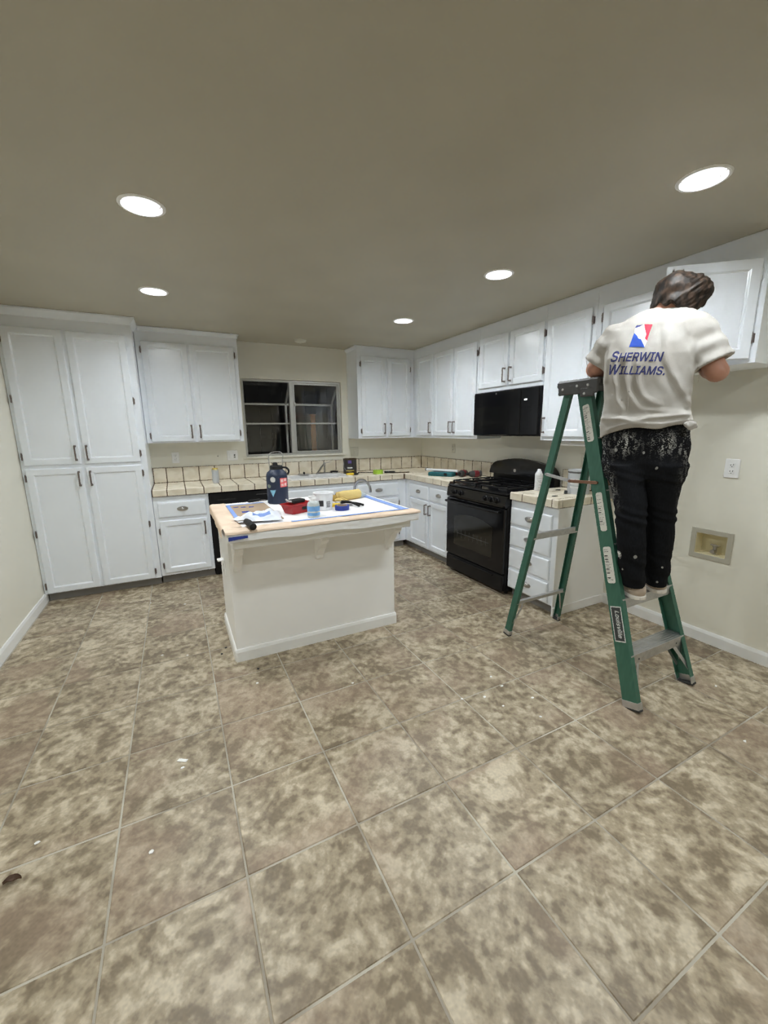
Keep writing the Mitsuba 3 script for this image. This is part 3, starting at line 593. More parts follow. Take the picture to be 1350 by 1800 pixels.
# water supply box
t = thing('water_supply_box', 'cream recessed water supply box low on the right wall', 'supply box')
fw = .028
part(t, 'flange', RT([bx(-BY1 - fw, -BY0 + fw, .0005, .006, BZ1 - .004, BZ1 + fw, .002), bx(-BY1 - fw, -BY0 + fw, .0005, .006, BZ0 - fw, BZ0 + .004, .002), bx(-BY1 - fw, -BY1 + .004, .0005, .006, BZ0, BZ1, .002), bx(-BY0 - .004, -BY0 + fw, .0005, .006, BZ0, BZ1, .002)]), 'grey_plastic')
part(t, 'tray', RT([bx(-BY1 + .001, -BY0 - .001, -.085, -.08, BZ0 + .001, BZ1 - .001), bx(-BY1 + .001, -BY1 + .006, -.08, .003, BZ0 + .001, BZ1 - .001), bx(-BY0 - .006, -BY0 - .001, -.08, .003, BZ0 + .001, BZ1 - .001), bx(-BY1 + .006, -BY0 - .006, -.08, .003, BZ0 + .001, BZ0 + .006), bx(-BY1 + .006, -BY0 - .006, -.08, .003, BZ1 - .006, BZ1 - .001)]), 'cream_plastic')
k = part(t, 'valve', RT([lathe([(.0001, 0), (.011, 0), (.011, .05), (.016, .05), (.016, .062), (.0001, .062)], 14, (3.625, -.045, BZ0 + .006)), place(lathe([(.0001, .03), (.007, .03), (.013, .03), (.013, 0), (.0001, 0)], 14), (3.625, -.04, BZ0 + .03), (1, 0, 0), (0, 0, 1), (0, 1, 0))]), 'valve_metal', 30)
part(k, 'lever', RT(bx(3.598, 3.652, -.055, -.035, BZ0 + .066, BZ0 + .073, .002)), 'valve_metal')

# ---------------------------------------------------------------- island
IX0, IX1, IY0, IY1 = -2.898, -1.742, -2.395, -1.77
t = isl = thing('kitchen_island', 'white kitchen island with an overhanging top on corbels in the middle of the floor', 'island')
part(t, 'body', [bx(IX0, IX1, IY0, IY1, 0, .818, .004)], 'panel_white')
part(t, 'baseboard', place(base_prof(IX1 - IX0 + .016), (IX0 - .008, IY0, 0), (0, -1, 0), (0, 0, 1), (1, 0, 0)), 'trim_white')
part(t, 'baseboard', place(base_prof(IY1 - IY0), (IX0, IY1, 0), (-1, 0, 0), (0, 0, 1), (0, -1, 0)), 'trim_white')
part(t, 'baseboard', place(base_prof(IY1 - IY0), (IX1, IY0, 0), (1, 0, 0), (0, 0, 1), (0, 1, 0)), 'trim_white')
cp = [(0, .615), (.022, .615), (.028, .640), (.050, .665), (.085, .70), (.105, .735), (.14, .755), (.165, .775), (.17, .815), (0, .815)]
for x in (-2.853, -2.325, -1.797): part(t, 'corbel', place(extr(cp, 0, .05), (x - .025, IY0, 0), (0, -1, 0), (0, 0, 1), (1, 0, 0)), 'panel_white')
part(t, 'apron_board', bx(-2.893, -1.752, -2.652, -1.745, .816, .866, .004), 'trim_white')
part(t, 'top_board', [bx(-2.925, -1.713, -2.70, -1.722, .868, .928, .006)], 'trim_white')
def sheet(fn, n, m):
    V = [fn(i / n, j / m) for i in range(n + 1) for j in range(m + 1)]; f = []
    for i in range(n):
        for j in range(m): q = i * (m + 1) + j; f += [[q, q + 1, q + m + 2], [q, q + m + 2, q + m + 1]]
    return tm(V, f)
def nz(*a): return float(meshkit.noise(np.array(a, float)))
ITZ = .9285
t = thing('masking_sheet', 'white masking paper covering the middle of the island top', 'paper sheet')
part(t, 'paper', sheet(lambda a, b: (-2.86 + 1.10 * a, -2.625 + .885 * b, ITZ + .0006 + .0018 * nz(a * 14, b * 12, 1)), 44, 36), 'masking_paper', True)
t = thing('kraft_strip', 'brown kraft paper strip folded over the front edge of the island top', 'paper sheet', None)
def kf(a, b):
    x = -2.932 + 1.222 * a; drop = .004 + .016 * nz(a * 7, 3, 5) + .004 * math.sin(a * 19); L = .10 + .012 + drop * .6; s = b * L
    if s < .10: y, z = -2.603 - s, ITZ + .0024 + .004 * nz(a * 22, b * 4, 2) * (b > 0)
    elif s < .118: q = (s - .10) / .018 * math.pi / 2; y, z = -2.703 - .0085 * math.sin(q), ITZ + .0024 - .0085 * (1 - math.cos(q)) + .003 * nz(a * 22, b * 4, 2)
    else: y, z = -2.7115 - .004 * nz(a * 30, b * 6, 8), ITZ - .006 - (s - .118)
    return (x, y, z)
part(t, 'paper', sheet(kf, 90, 22), 'kraft_brown', True)
t = thing('kraft_strip', 'brown kraft paper strip folded over the left edge of the island top', 'paper sheet')
def kl(a, b):
    y = -2.602 + .87 * a; drop = .03 + .03 * nz(a * 7, 1, 9); L = .10 + .018 + drop; s = b * L
    if s < .10: x, z = -2.83 - s, ITZ + .0030 + .003 * nz(a * 20, b * 4, 6) * (b > 0)
    elif s < .118: q = (s - .10) / .018 * math.pi / 2; x, z = -2.93 - .0085 * math.sin(q), ITZ + .0030 - .0085 * (1 - math.cos(q))
    else: x, z = -2.9385 - .003 * nz(a * 26, b * 5, 4), ITZ - .006 - (s - .118)
    return (x, y, z)
part(t, 'paper', sheet(kl, 70, 22), 'kraft_brown', True)
t = thing('masking_film', 'thin white plastic film hanging along the front edge of the island top', 'plastic film')
part(t, 'film', sheet(lambda a, b: (-2.915 + 1.195 * a, -2.7035 - .0055 * (.4 + nz(a * 26, b * 3, 1)) * (1 - .3 * b) - .004 * math.sin(a * 17 + 3 * b) * b * 0, .915 - (.036 + .018 * nz(a * 6, 2, 2)) * b), 100, 8), 'white_plastic', True)
def tape(label, x0, x1, y0, y1, z, n=20, mt='blue_tape'):
    t = thing('tape_strip', label, 'masking tape'); lo = x1 - x0 > y1 - y0
    part(t, 'strip', sheet(lambda a, b: (x0 + (x1 - x0) * (a if lo else b), y0 + (y1 - y0) * (b if lo else a) + (.003 * nz(a * 8, 4, 4) if lo else 0), z + .0009 * nz(a * 15, b, 3)), n, 2), mt, True)
tape('blue masking tape strip along the front edge of the white paper on the island', -2.55, -1.745, -2.632, -2.606, ITZ + .0068)
tape('blue masking tape strip along the right edge of the white paper on the island', -1.80, -1.748, -2.60, -1.80, ITZ + .0035)
t = thing('tape_strip', 'blue masking tape on the front left corner under the kraft paper of the island', 'masking tape')
part(t, 'strip', sheet(lambda a, b: (-2.918 + .10 * a, -2.7185 - .002 * nz(a * 5, b, 2), .908 - (.022 - .008 * a) * b), 10, 3), 'blue_roll', True)
t = thing('cardboard_sheet', 'brown cardboard rectangle edged with blue tape on the left of the island', 'cardboard')
k = part(t, 'board', bx(-2.835, -2.567, -2.50, -1.85, ITZ + .0035, ITZ + .0075, .001), 'cardboard')
for q in ((-2.838, -2.812, -2.48, -1.86), (-2.83, -2.57, -1.872, -1.846)): part(k, 'tape', bx(q[0], q[1], q[2], q[3], ITZ + .0076, ITZ + .0081), 'blue_tape')
part(k, 'print', [bx(-2.80 + .05 * i, -2.765 + .05 * i, -1.98 - .02 * i, -1.95 - .02 * i, ITZ + .0076, ITZ + .0079) for i in range(3)] + [bx(-2.77, -2.72, -2.20, -2.15, ITZ + .0076, ITZ + .0079)], 'blue_roll')
t = thing('crumpled_film', 'crumpled bluish white plastic bag on the front left of the island', 'plastic bag')
def cf(a, b):
    p = (np.array([-2.863, -2.416]) * (1 - a) * (1 - b) + np.array([-2.554, -2.30]) * a * (1 - b) + np.array([-2.60, -2.59]) * a * b + np.array([-2.84, -2.53]) * (1 - a) * b)
    e = min(a, 1 - a, b, 1 - b) * 6; h = .006 + .030 * min(1, e) * nz(a * 9, b * 8, 1) + .018 * min(1, e) * abs(math.sin(a * 9 + 5 * nz(b * 4, a * 3, 7)))
    return (p[0] + .012 * nz(a * 6, b * 6, 5), p[1] + .02 * nz(a * 5, b * 6, 3), ITZ + .0085 + h)
part(t, 'sheet', sheet(cf, 44, 32), 'film_white', 30)
part(t, 'blue_print', sheet(lambda a, b: (lambda q: (q[0], q[1], q[2] + .0012))(cf(.35 + .4 * a, .45 + .3 * b)), 18, 12), 'blue_tape', 30)
t = thing('paint_roller', 'short black cylinder handle sticking out over the front left edge of the island', 'tool handle')
part(t, 'grip', tube([(-2.800, -2.575, .956), (-2.797, -2.63, .958), (-2.790, -2.738, .956), (-2.7898, -2.742, .956)], [.017, .019, .019, .016], 16), 'matte_black', True)
part(t, 'rod', tube([(-2.800, -2.575, .956), (-2.815, -2.55, .958), (-2.85, -2.545, .956)], .004, 8), 'brushed_steel', True)
# bottle
bc = (-2.465, -1.89, 0); B0 = ITZ + .0026
t = thing('water_bottle', 'large navy blue insulated bottle with stickers and a black lid on the island', 'bottle')
part(t, 'body', lathe([(.0001, B0), (.072, B0), (.076, B0 + .004), (.077, B0 + .02), (.077, 1.135), (.074, 1.150), (.062, 1.168), (.050, 1.177), (.046, 1.183), (.0001, 1.183)], 40, bc), 'navy', 40)
k = part(t, 'lid', lathe([(.0001, 1.212), (.040, 1.212), (.0445, 1.208), (.046, 1.178), (.047, 1.176), (.0001, 1.176)], 32, bc), 'matte_black', 40)
part(k, 'spout', lathe([(.0001, 1.236), (.014, 1.235), (.017, 1.228), (.018, 1.212), (.0001, 1.212)], 20, (bc[0] - .008, bc[1] - .01, 0)), 'matte_black', 40)
part(k, 'strap', tube(spline([(bc[0] + .046, bc[1], 1.195), (bc[0] + .075, bc[1] - .01, 1.19), (bc[0] + .09, bc[1] - .012, 1.165), (bc[0] + .078, bc[1] - .01, 1.14)]), .007, 8), 'matte_black', True)
part(t, 'handle', tube(spline([(bc[0] - .046, bc[1], 1.18), (bc[0] - .050, bc[1], 1.24), (bc[0] - .046, bc[1], 1.295), (bc[0], bc[1], 1.312), (bc[0] + .050, bc[1], 1.30), (bc[0] + .050, bc[1], 1.24), (bc[0] + .046, bc[1], 1.18)]), .0035, 8), 'brushed_steel', True, label='thin wire carry loop')
def patch(r, a0, a1, z0, z1, shape=None, n=10):
    def q(i, j):
        w = 1.0
        if shape == 'disc': w = math.sqrt(max(0, 1 - (2 * j - 1) ** 2))
        if shape == 'tri': w = j
        a = math.radians(-102 + (a0 + a1) / 2 + (a1 - a0) * (i - .5) * w); return (bc[0] + r * math.cos(a), bc[1] + r * math.sin(a), z0 + (z1 - z0) * j)
    return sheet(q, n, n)
k = part(t, 'sticker', patch(.0776, 16, 66, 1.055, 1.122), 'sticker_red', True, label='red sticker with pale figures')
for i, q in enumerate(((20, 34, 1.092, 1.115), (40, 60, 1.098, 1.116), (22, 36, 1.062, 1.08), (42, 58, 1.064, 1.084))): part(k, 'figure', patch(.0781, *q), 'sticker_pink', True)
part(t, 'sticker', patch(.0776, -38, -8, 1.092, 1.134, 'disc'), 'sticker_grey', True, label='grey round sticker')
part(t, 'sticker', patch(.0776, -62, -36, 1.050, 1.078, 'disc'), 'sticker_olive', True, label='small dark green sticker')
part(t, 'sticker', patch(.0776, -44, -8, .985, 1.036, 'tri'), 'sticker_blue', True, label='light blue triangle sticker')
# red tray
def at2(c, ang): a = math.radians(ang); return lambda m: (lambda v: tm(np.stack([c[0] + v[:, 0] * math.cos(a) - v[:, 1] * math.sin(a), c[1] + v[:, 0] * math.sin(a) + v[:, 1] * math.cos(a), v[:, 2]], 1), m.faces))(m.vertices)
t = thing('paint_tray', 'small red plastic hand tray with a brush in it on the island', 'paint tray')
pl = at2((-2.435, -2.335), 24); z0 = ITZ + .003
def taper(w0, l0, w1, l1, za, zb): return man(m3.Manifold.hull_points(np.array([[sx * l / 2, sy * w / 2, z] for w, l, z in ((w0, l0, za), (w1, l1, zb)) for sx in (-1, 1) for sy in (-1, 1)])))
outer = m3.Manifold.hull_points(np.array([[sx * l / 2, sy * w / 2, z] for w, l, z in ((.085, .15, z0), (.115, .19, z0 + .062)) for sx in (-1, 1) for sy in (-1, 1)]))
inner = m3.Manifold.hull_points(np.array([[sx * l / 2, sy * w / 2, z] for w, l, z in ((.078, .143, z0 + .005), (.109, .183, z0 + .064)) for sx in (-1, 1) for sy in (-1, 1)]))
part(t, 'tub', pl(man(outer - inner)), 'red_plastic')
part(t, 'rim', pl(cat([bx(-.099, .099, -.062, -.055, z0 + .055, z0 + .064, .002), bx(-.099, .099, .055, .062, z0 + .055, z0 + .064, .002), bx(-.099, -.092, -.055, .055, z0 + .055, z0 + .064, .002), bx(.092, .099, -.055, .055, z0 + .055, z0 + .064, .002)])), 'red_plastic')
part(t, 'label', pl(bx(-.005, .05, -.0545, -.0505, z0 + .022, z0 + .042, .001)), 'matte_black')
t = thing('paint_brush', 'dark brush with a black block lying across the red tray', 'brush')
part(t, 'block', pl(bx(-.05, .045, -.03, .03, z0 + .0645, z0 + .088, .006)), 'matte_black'); part(t, 'handle', pl(tube([(-.05, .0, z0 + .075), (-.085, -.008, z0 + .085), (-.10, -.012, z0 + .10)], [.008, .007, .006], 10)), 'pale_can', True)
part(t, 'bristles', pl(bx(-.045, .04, .03, .042, z0 + .066, z0 + .084, .003)), 'stain_brown')
# jar / spray bottle
sc_ = (-2.388, -2.535, 0); z0 = ITZ + .003
t = thing('plastic_jar', 'clear plastic jar with a light blue label in front of the white tub', 'jar')
part(t, 'body', lathe([(.0001, z0), (.036, z0), (.039, z0 + .004), (.039, z0 + .078), (.033, z0 + .094), (.022, z0 + .102), (.0001, z0 + .103)], 28, sc_), 'clear_plastic', 40)
part(t, 'label', lathe([(.0394, z0 + .040), (.0396, z0 + .041), (.0396, z0 + .070), (.0394, z0 + .071)], 28, sc_), 'light_blue', 40)
part(t, 'contents', lathe([(.0392, z0 + .012), (.0395, z0 + .013), (.0395, z0 + .03), (.0392, z0 + .031)], 28, sc_), 'light_blue', 40)
part(t, 'cap', lathe([(.0001, z0 + .122), (.018, z0 + .121), (.021, z0 + .116), (.021, z0 + .098), (.0001, z0 + .098)], 20, sc_), 'white_plastic', 40)
part(t, 'nozzle', bx(sc_[0] - .03, sc_[0] + .014, sc_[1] - .008, sc_[1] + .008, z0 + .120, z0 + .134, .003), 'white_plastic')
# tub
tc = (-2.252, -2.33, 0)
t = thing('plastic_tub', 'white plastic tub beside the blue tape roll on the island', 'tub')
part(t, 'body', lathe([(.0001, z0), (.052, z0), (.055, z0 + .003), (.066, z0 + .108), (.070, z0 + .109), (.071, z0 + .118), (.066, z0 + .119), (.062, z0 + .112), (.050, z0 + .008), (.0001, z0 + .006)], 40, tc), 'white_plastic', 40)
def patch2(c, ra, rb, zc, z1, a0, a1, n=8): return sheet(lambda i, j: (c[0] + (ra + (rb - ra) * j) * math.cos(math.radians(a0 + (a1 - a0) * i)), c[1] + (ra + (rb - ra) * j) * math.sin(math.radians(a0 + (a1 - a0) * i)), zc + (z1 - zc) * j), n, 4)
part(t, 'label', patch2(tc, .0585, .0625, z0 + .03, z0 + .07, -140, -110), 'ink_black', True, label='dark label')
for i in range(4): part(t, 'print_line', patch2(tc, .0575 + .0011 * i, .0578 + .0011 * i + .0003, z0 + .022 + .011 * i, z0 + .028 + .011 * i, -92, -62), 'grey_print', True)
# roller cover, gloves
t = thing('roller_cover', 'pale yellow paint roller cover in a wrapper lying behind the tub', 'roller cover')
part(t, 'sleeve', tube([(-2.06, -2.085, ITZ + .042), (-2.0, -2.066, ITZ + .042), (-1.93, -2.045, ITZ + .040), (-1.86, -2.02, ITZ + .040), (-1.855, -2.0185, ITZ + .04)], [.032, .037, .036, .037, .028], 18), 'pale_yellow', True)
part(t, 'wrapper', tube([(-1.86, -2.02, ITZ + .036), (-1.83, -2.012, ITZ + .028), (-1.79, -2.0, ITZ + .022)], [.034, .022, .014], 12), 'clear_plastic', True)
t = thing('work_glove', 'crumpled ochre and yellow work glove between the tub and the roller cover', 'glove')
gl = [tube(spline([(-2.16, -2.15, ITZ + .026), (-2.13, -2.13, ITZ + .045), (-2.09, -2.15, ITZ + .034)]), [.020] * 8 + [.024] * 8 + [.018], 10)]
part(t, 'palm', gl, 'ochre', True)
for i in range(4): part(t, 'finger', tube(spline([(-2.11 + .01 * i, -2.16 + .008 * i, ITZ + .03), (-2.075 + .012 * i, -2.175 + .010 * i, ITZ + .030), (-2.04 + .012 * i, -2.19 + .012 * i, ITZ + .014)]), [.011] * 16 + [.008], 8), 'ochre' if i % 2 else 'pale_yellow', True)
# tape roll
t = thing('tape_roll', 'blue painter tape roll lying flat on the island', 'tape roll')
rc_ = (-2.148, -2.405, 0)
part(t, 'roll', lathe([(.038, z0), (.048, z0), (.0485, z0 + .001), (.0485, z0 + .029), (.048, z0 + .030), (.038, z0 + .030)], 36, rc_), 'blue_roll', 40)
part(t, 'core', lathe([(.036, z0), (.038, z0), (.038, z0 + .0305), (.036, z0 + .0305), (.036, z0)], 36, rc_), 'cardboard', 40)
# knife, snips
t = thing('putty_knife', 'yellow handled putty knife behind the blue tape roll', 'putty knife')
part(t, 'handle', tube([(-2.205, -2.30, z0 + .015), (-2.19, -2.295, z0 + .016), (-2.12, -2.277, z0 + .014), (-2.118, -2.2765, z0 + .014)], [.010, .014, .011, .008], 12), 'yellow', True)
part(t, 'blade', bar((-2.12, -2.277, z0 + .012), (-2.03, -2.30, z0 + .006), .045, .0015), 'brushed_steel')
t = thing('tin_snips', 'black handled snips lying at the right of the blue tape roll', 'snips')
part(t, 'handle', tube(spline([(-2.085, -2.215, z0 + .012), (-2.04, -2.23, z0 + .014), (-1.99, -2.30, z0 + .012), (-1.975, -2.37, z0 + .011)]), .008, 8), 'matte_black', True)
part(t, 'handle', tube(spline([(-2.085, -2.235, z0 + .026), (-2.05, -2.27, z0 + .026), (-2.02, -2.32, z0 + .016), (-2.015, -2.39, z0 + .011)]), .008, 8), 'matte_black', True)
part(t, 'jaw', bar((-2.085, -2.222, z0 + .018), (-2.115, -2.19, z0 + .014), .022, .010, bev=.003), 'brushed_steel')
t = thing('craft_knife', 'black craft knife on the rear left of the island', 'knife')
part(t, 'handle', tube([(-2.675, -1.828, ITZ + .0185), (-2.66, -1.82, ITZ + .0195), (-2.585, -1.785, ITZ + .0185), (-2.58, -1.783, ITZ + .018)], [.007, .011, .010, .006], 12), 'matte_black', True)
part(t, 'blade', bar((-2.585, -1.785, ITZ + .018), (-2.535, -1.762, ITZ + .012), .012, .002), 'brushed_steel')
# gooseneck
t = thing('bar_faucet', 'steel gooseneck faucet at the rear right corner of the island', 'faucet')
fb = np.array([-1.80, -1.80, 0]); dv = np.array([.46, -.888, 0]); z0 = ITZ + .002
part(t, 'base', lathe([(.0001, z0 + .022), (.016, z0 + .021), (.022, z0 + .012), (.026, z0 + .004), (.026, z0), (.0001, z0)], 24, tuple(fb)), 'brushed_steel', 40)
arc = [fb + [0, 0, z0 + .018]] + [fb + dv * (.085 - .085 * math.cos(a)) + [0, 0, z0 + .04 + .085 * math.sin(a)] for a in np.linspace(0, math.pi, 15)] + [fb + dv * .172 + [0, 0, z0 + .028]]
part(t, 'neck', tube(np.array(arc), .0105, 12), 'dark_steel', True)
# outlet on the island side
t = outlet('white outlet with an open cover on the left side of the island', Fr((IX0, -2.09, 0), (0, -1, 0), (-1, 0, 0)), 0, .55)
part(t, 'cover', place(bx(-.03, .03, 0, .045, .602, .612, .003), (IX0 - .0005, -2.09, 0), (0, -1, 0), (-1, 0, 0), (0, 0, 1)), 'outlet_white')

# ---------------------------------------------------------------- things on the counters
CZ = .9327
def lean(c): return c
t = thing('drink_can', 'slim silver drink can with a gold top on the counter near the pantry', 'can')
c = (-2.772, -.36, 0)
part(t, 'body', lathe([(.0001, CZ), (.026, CZ), (.034, CZ + .012), (.034, CZ + .140), (.028, CZ + .152), (.0001, CZ + .151)], 28, c), 'grey_can', 40)
part(t, 'top', lathe([(.0345, CZ + .136), (.029, CZ + .153), (.028, CZ + .158), (.026, CZ + .158), (.025, CZ + .154), (.0001, CZ + .154)], 28, c), 'gold', 40)
t = thing('stain_can', 'dark brown stain can with a purple and white label on the back counter', 'paint can')
c = (-1.225, -.30, 0)
part(t, 'body', lathe([(.0001, CZ), (.081, CZ), (.083, CZ + .004), (.081, CZ + .008), (.081, CZ + .18), (.083, CZ + .184), (.083, CZ + .192), (.074, CZ + .192), (.072, CZ + .186), (.0001, CZ + .186)], 36, c), 'stain_brown', 40)
k = part(t, 'label', lathe([(.0812, CZ + .04), (.0818, CZ + .041), (.0818, CZ + .176), (.0812, CZ + .177)], 36, c), 'stain_label', 40)
part(k, 'emblem', patch2(c, .0823, .0823, CZ + .135, CZ + .172, -128, -98), 'purple', True); part(k, 'print_line', patch2(c, .0823, .0823, CZ + .075, CZ + .092, -135, -92), 'pale_can', True); part(k, 'print_line', patch2(c, .0823, .0823, CZ + .060, CZ + .066, -130, -97), 'grey_print', True); part(k, 'stripe', patch2(c, .0823, .0823, CZ + .042, CZ + .056, -150, -75), 'gold', True)
part(t, 'bail', tube(spline([(c[0] - .083, c[1], CZ + .15), (c[0] - .088, c[1] - .03, CZ + .09), (c[0] - .07, c[1] - .055, CZ + .05), (c[0] - .02, c[1] - .084, CZ + .028)]), .002, 6), 'brushed_steel', True)
t = thing('scraper', 'yellow handled scraper in front of the dark stain can', 'scraper')
part(t, 'handle', bar((-1.335, -.45, CZ + .016), (-1.235, -.435, CZ + .016), .034, .026, bev=.008), 'yellow'); part(t, 'head', bar((-1.235, -.435, CZ + .013), (-1.17, -.425, CZ + .012), .03, .02, bev=.006), 'matte_black')
t = thing('stir_stick', 'thin dark stir stick on the counter behind the lime green roll', 'stick'); part(t, 'stick', bar((-1.08, -.20, CZ + .004), (-.90, -.30, CZ + .004), .02, .006), 'plate_dark')
t = thing('tape_roll', 'lime green tape roll on the back counter near the corner', 'tape roll')
part(t, 'roll', lathe([(.040, CZ), (.060, CZ), (.061, CZ + .001), (.061, CZ + .044), (.060, CZ + .045), (.040, CZ + .045), (.040, CZ)], 32, (-.915, -.45, 0)), 'lime', 40)
t = thing('utility_knife', 'black and grey utility knife right of the lime green roll', 'knife')
part(t, 'handle', bar((-.82, -.43, CZ + .014), (-.70, -.50, CZ + .012), .035, .024, bev=.008), 'matte_black'); part(t, 'grip', bar((-.80, -.442, CZ + .026), (-.76, -.465, CZ + .026), .025, .008, bev=.003), 'pale_can')
t = thing('pencil_rod', 'long thin dark rod lying toward the corner of the counter', 'rod'); part(t, 'rod', tube([(-.70, -.495, CZ + .006), (-.53, -.555, CZ + .006)], .006, 8), 'stain_brown', True)
t = thing('tool_case', 'flat teal tool case on the counter left of the range', 'tool case')
pl = at2((-.405, -1.08), -58)
part(t, 'shell', pl(bx(-.15, .15, -.055, .055, CZ, CZ + .042, .008)), 'teal'); part(t, 'clasp', pl(bx(.05, .085, -.060, -.052, CZ + .01, CZ + .04, .003)), 'matte_black'); part(t, 'band', pl(bx(-.15, .15, -.0565, .0565, CZ + .019, CZ + .023, .001)), 'plate_dark')
t = thing('white_tube', 'long white tube resting across the teal tool case', 'tube')
part(t, 'tube', tube([(-.47, -.86, CZ + .060), (-.28, -1.22, CZ + .0585)], .015, 14), 'white_plastic', 40); part(t, 'end_cap', tube([(-.476, -.85, CZ + .060), (-.47, -.86, CZ + .060)], .0165, 14), 'grey_print', 40)
t = thing('white_board', 'flat white strip lying behind the teal tool case', 'strip'); part(t, 'strip', bar((-.26, -.90, CZ + .012), (-.13, -1.16, CZ + .012), .05, .02, bev=.004), 'white_plastic')
t = thing('red_level', 'small red tool lying behind the white tube on the counter', 'tool'); part(t, 'body', bar((-.29, -.74, CZ + .016), (-.22, -.90, CZ + .016), .04, .03, bev=.006), 'dark_red')
def drill(label, c, ang):
    t = thing('cordless_drill', label, 'drill'); pl = at2(c, ang); z = CZ + .038
    part(t, 'motor', pl(tube([(-.085, 0, z), (-.08, 0, z), (.02, 0, z), (.055, 0, z), (.06, 0, z)], [.022, .034, .036, .028, .02], 16)), 'cap_grey', 40)
    part(t, 'band', pl(tube([(-.05, 0, z), (-.045, 0, z), (.0, 0, z), (.005, 0, z)], [.034, .038, .039, .035], 16)), 'dark_red', 40)
    part(t, 'chuck', pl(tube([(.06, 0, z), (.095, 0, z), (.10, 0, z)], [.018, .016, .008], 14)), 'matte_black', 40)
    part(t, 'grip', pl(tube([(-.05, -.02, z), (-.065, -.07, z - .008), (-.07, -.11, z - .012)], [.02, .018, .021], 12)), 'dark_red', True)
    part(t, 'battery', pl(bx(-.115, -.03, -.155, -.105, CZ, CZ + .055, .006)), 'matte_black')
drill('red and black cordless drill nearer the teal tool case', (-.262, -1.275), 205)
drill('red and black cordless drill nearer the range', (-.185, -1.39), 165)
t = thing('spray_can', 'white and grey spray can on the small counter right of the range', 'spray can')
c = (-.362, -2.462, 0)
part(t, 'body', lathe([(.0001, CZ), (.033, CZ), (.0345, CZ + .003), (.033, CZ + .007), (.033, CZ + .135), (.0335, CZ + .138), (.028, CZ + .15), (.022, CZ + .153), (.0001, CZ + .153)], 28, c), 'pale_can', 40)
part(t, 'cap', lathe([(.0001, CZ + .186), (.010, CZ + .185), (.015, CZ + .178), (.016, CZ + .168), (.023, CZ + .162), (.024, CZ + .152), (.0001, CZ + .152)], 24, c), 'white_plastic', 40)
for i in range(5): part(t, 'print_line', patch2(c, .0333, .0333, CZ + .03 + .018 * i, CZ + .036 + .018 * i, -165, -95), 'grey_can', True)
t = thing('paint_can', 'grey metal paint can on the small counter behind the ladder', 'paint can')
c = (-.215, -2.742, 0)
part(t, 'body', lathe([(.0001, CZ), (.083, CZ), (.085, CZ + .004), (.083, CZ + .008), (.083, CZ + .178), (.086, CZ + .182), (.086, CZ + .193), (.076, CZ + .193), (.074, CZ + .187), (.0001, CZ + .187)], 40, c), 'grey_can', 40)
part(t, 'drip', lathe([(.0838, CZ + .168), (.0845, CZ + .169), (.0865, CZ + .181), (.0838, CZ + .182)], 40, c), 'grey_print', 40, label='dark band below the rim')
for i in range(3): part(t, 'print_line', patch2(c, .0836, .0836, CZ + .05 + .03 * i, CZ + .062 + .03 * i, -190, -120), 'pale_can', True)
t = thing('bottle_cap', 'small dark cap lying at the foot of the grey paint can', 'cap'); part(t, 'cap', lathe([(.0001, CZ + .028), (.012, CZ + .026), (.014, CZ + .004), (.013, CZ), (.0001, CZ)], 16, (-.322, -2.712, 0)), 'plate_dark', 30)
for (x, y), lab in zip(((-.50, -2.755), (-.20, -2.535)), ('small dark paint scrap near the counter corner behind the ladder', 'small dark paint scrap near the wall beside the paint can')):
    t = thing('paint_scrap', lab, 'scrap'); a = np.linspace(0, 2 * np.pi, 11)[:-1]; r = .012 + .008 * rng.random(10)
    part(t, 'scrap', extr(np.stack([x + 1.5 * r * np.cos(a), y + r * np.sin(a)], 1), CZ, CZ + .003), 'plate_dark')

# ---------------------------------------------------------------- step ladder
lad = t = thing('step_ladder', 'green fiberglass step ladder standing open beside the bare right wall with a person on it', 'ladder')
def FRL(z, side): return np.array([-1.127 + .059 * z if side < 0 else -.600 - .059 * z, -3.865 + .31 * z, z])
def RRL(z, side): return np.array([-1.125 + .063 * z if side < 0 else -.600 - .066 * z, -2.945 - .175 * z, z])
def channel(p0, p1, w, fl, th, side):
    p0, p1 = np.asarray(p0, float), np.asarray(p1, float); tt = (p1 - p0) / np.linalg.norm(p1 - p0); yy = np.cross([1.0, 0, 0], tt); yy /= np.linalg.norm(yy); xx = np.cross(tt, yy)
    inw = -side * xx if xx[0] * 1 > 0 else side * xx          # toward the middle of the ladder
    m = [bar(p0, p1, w, th, (1, 0, 0), .001)]
    for q in (-1, 1): o = yy * q * (w / 2 - th / 2) + inw * fl / 2; m.append(bar(p0 + o, p1 + o, th, fl, (1, 0, 0), .001))
    return m
for sd in (-1, 1):
    k = part(t, 'rail', channel(FRL(.02, sd), FRL(1.69, sd), .082, .030, .005, sd), 'green_fiberglass')
    part(k, 'foot', channel(FRL(.009, sd), FRL(.045, sd), .088, .034, .0065, sd), 'aluminium')
    part(k, 'rubber_pad', bar(FRL(.0, sd) + [-sd * .014, -.0, 0], FRL(.012, sd) + [-sd * .014, 0, 0], .092, .036, (1, 0, 0), .003), 'rubber')
    k = part(t, 'rear_rail', channel(RRL(.02, sd), RRL(1.68, sd), .046, .024, .004, sd), 'green_fiberglass')
    part(k, 'foot', channel(RRL(.009, sd), RRL(.04, sd), .052, .028, .006, sd), 'aluminium')
    part(k, 'rubber_pad', bar(RRL(.0, sd) + [-sd * .010, 0, 0], RRL(.012, sd) + [-sd * .010, 0, 0], .055, .03, (1, 0, 0), .003), 'rubber')
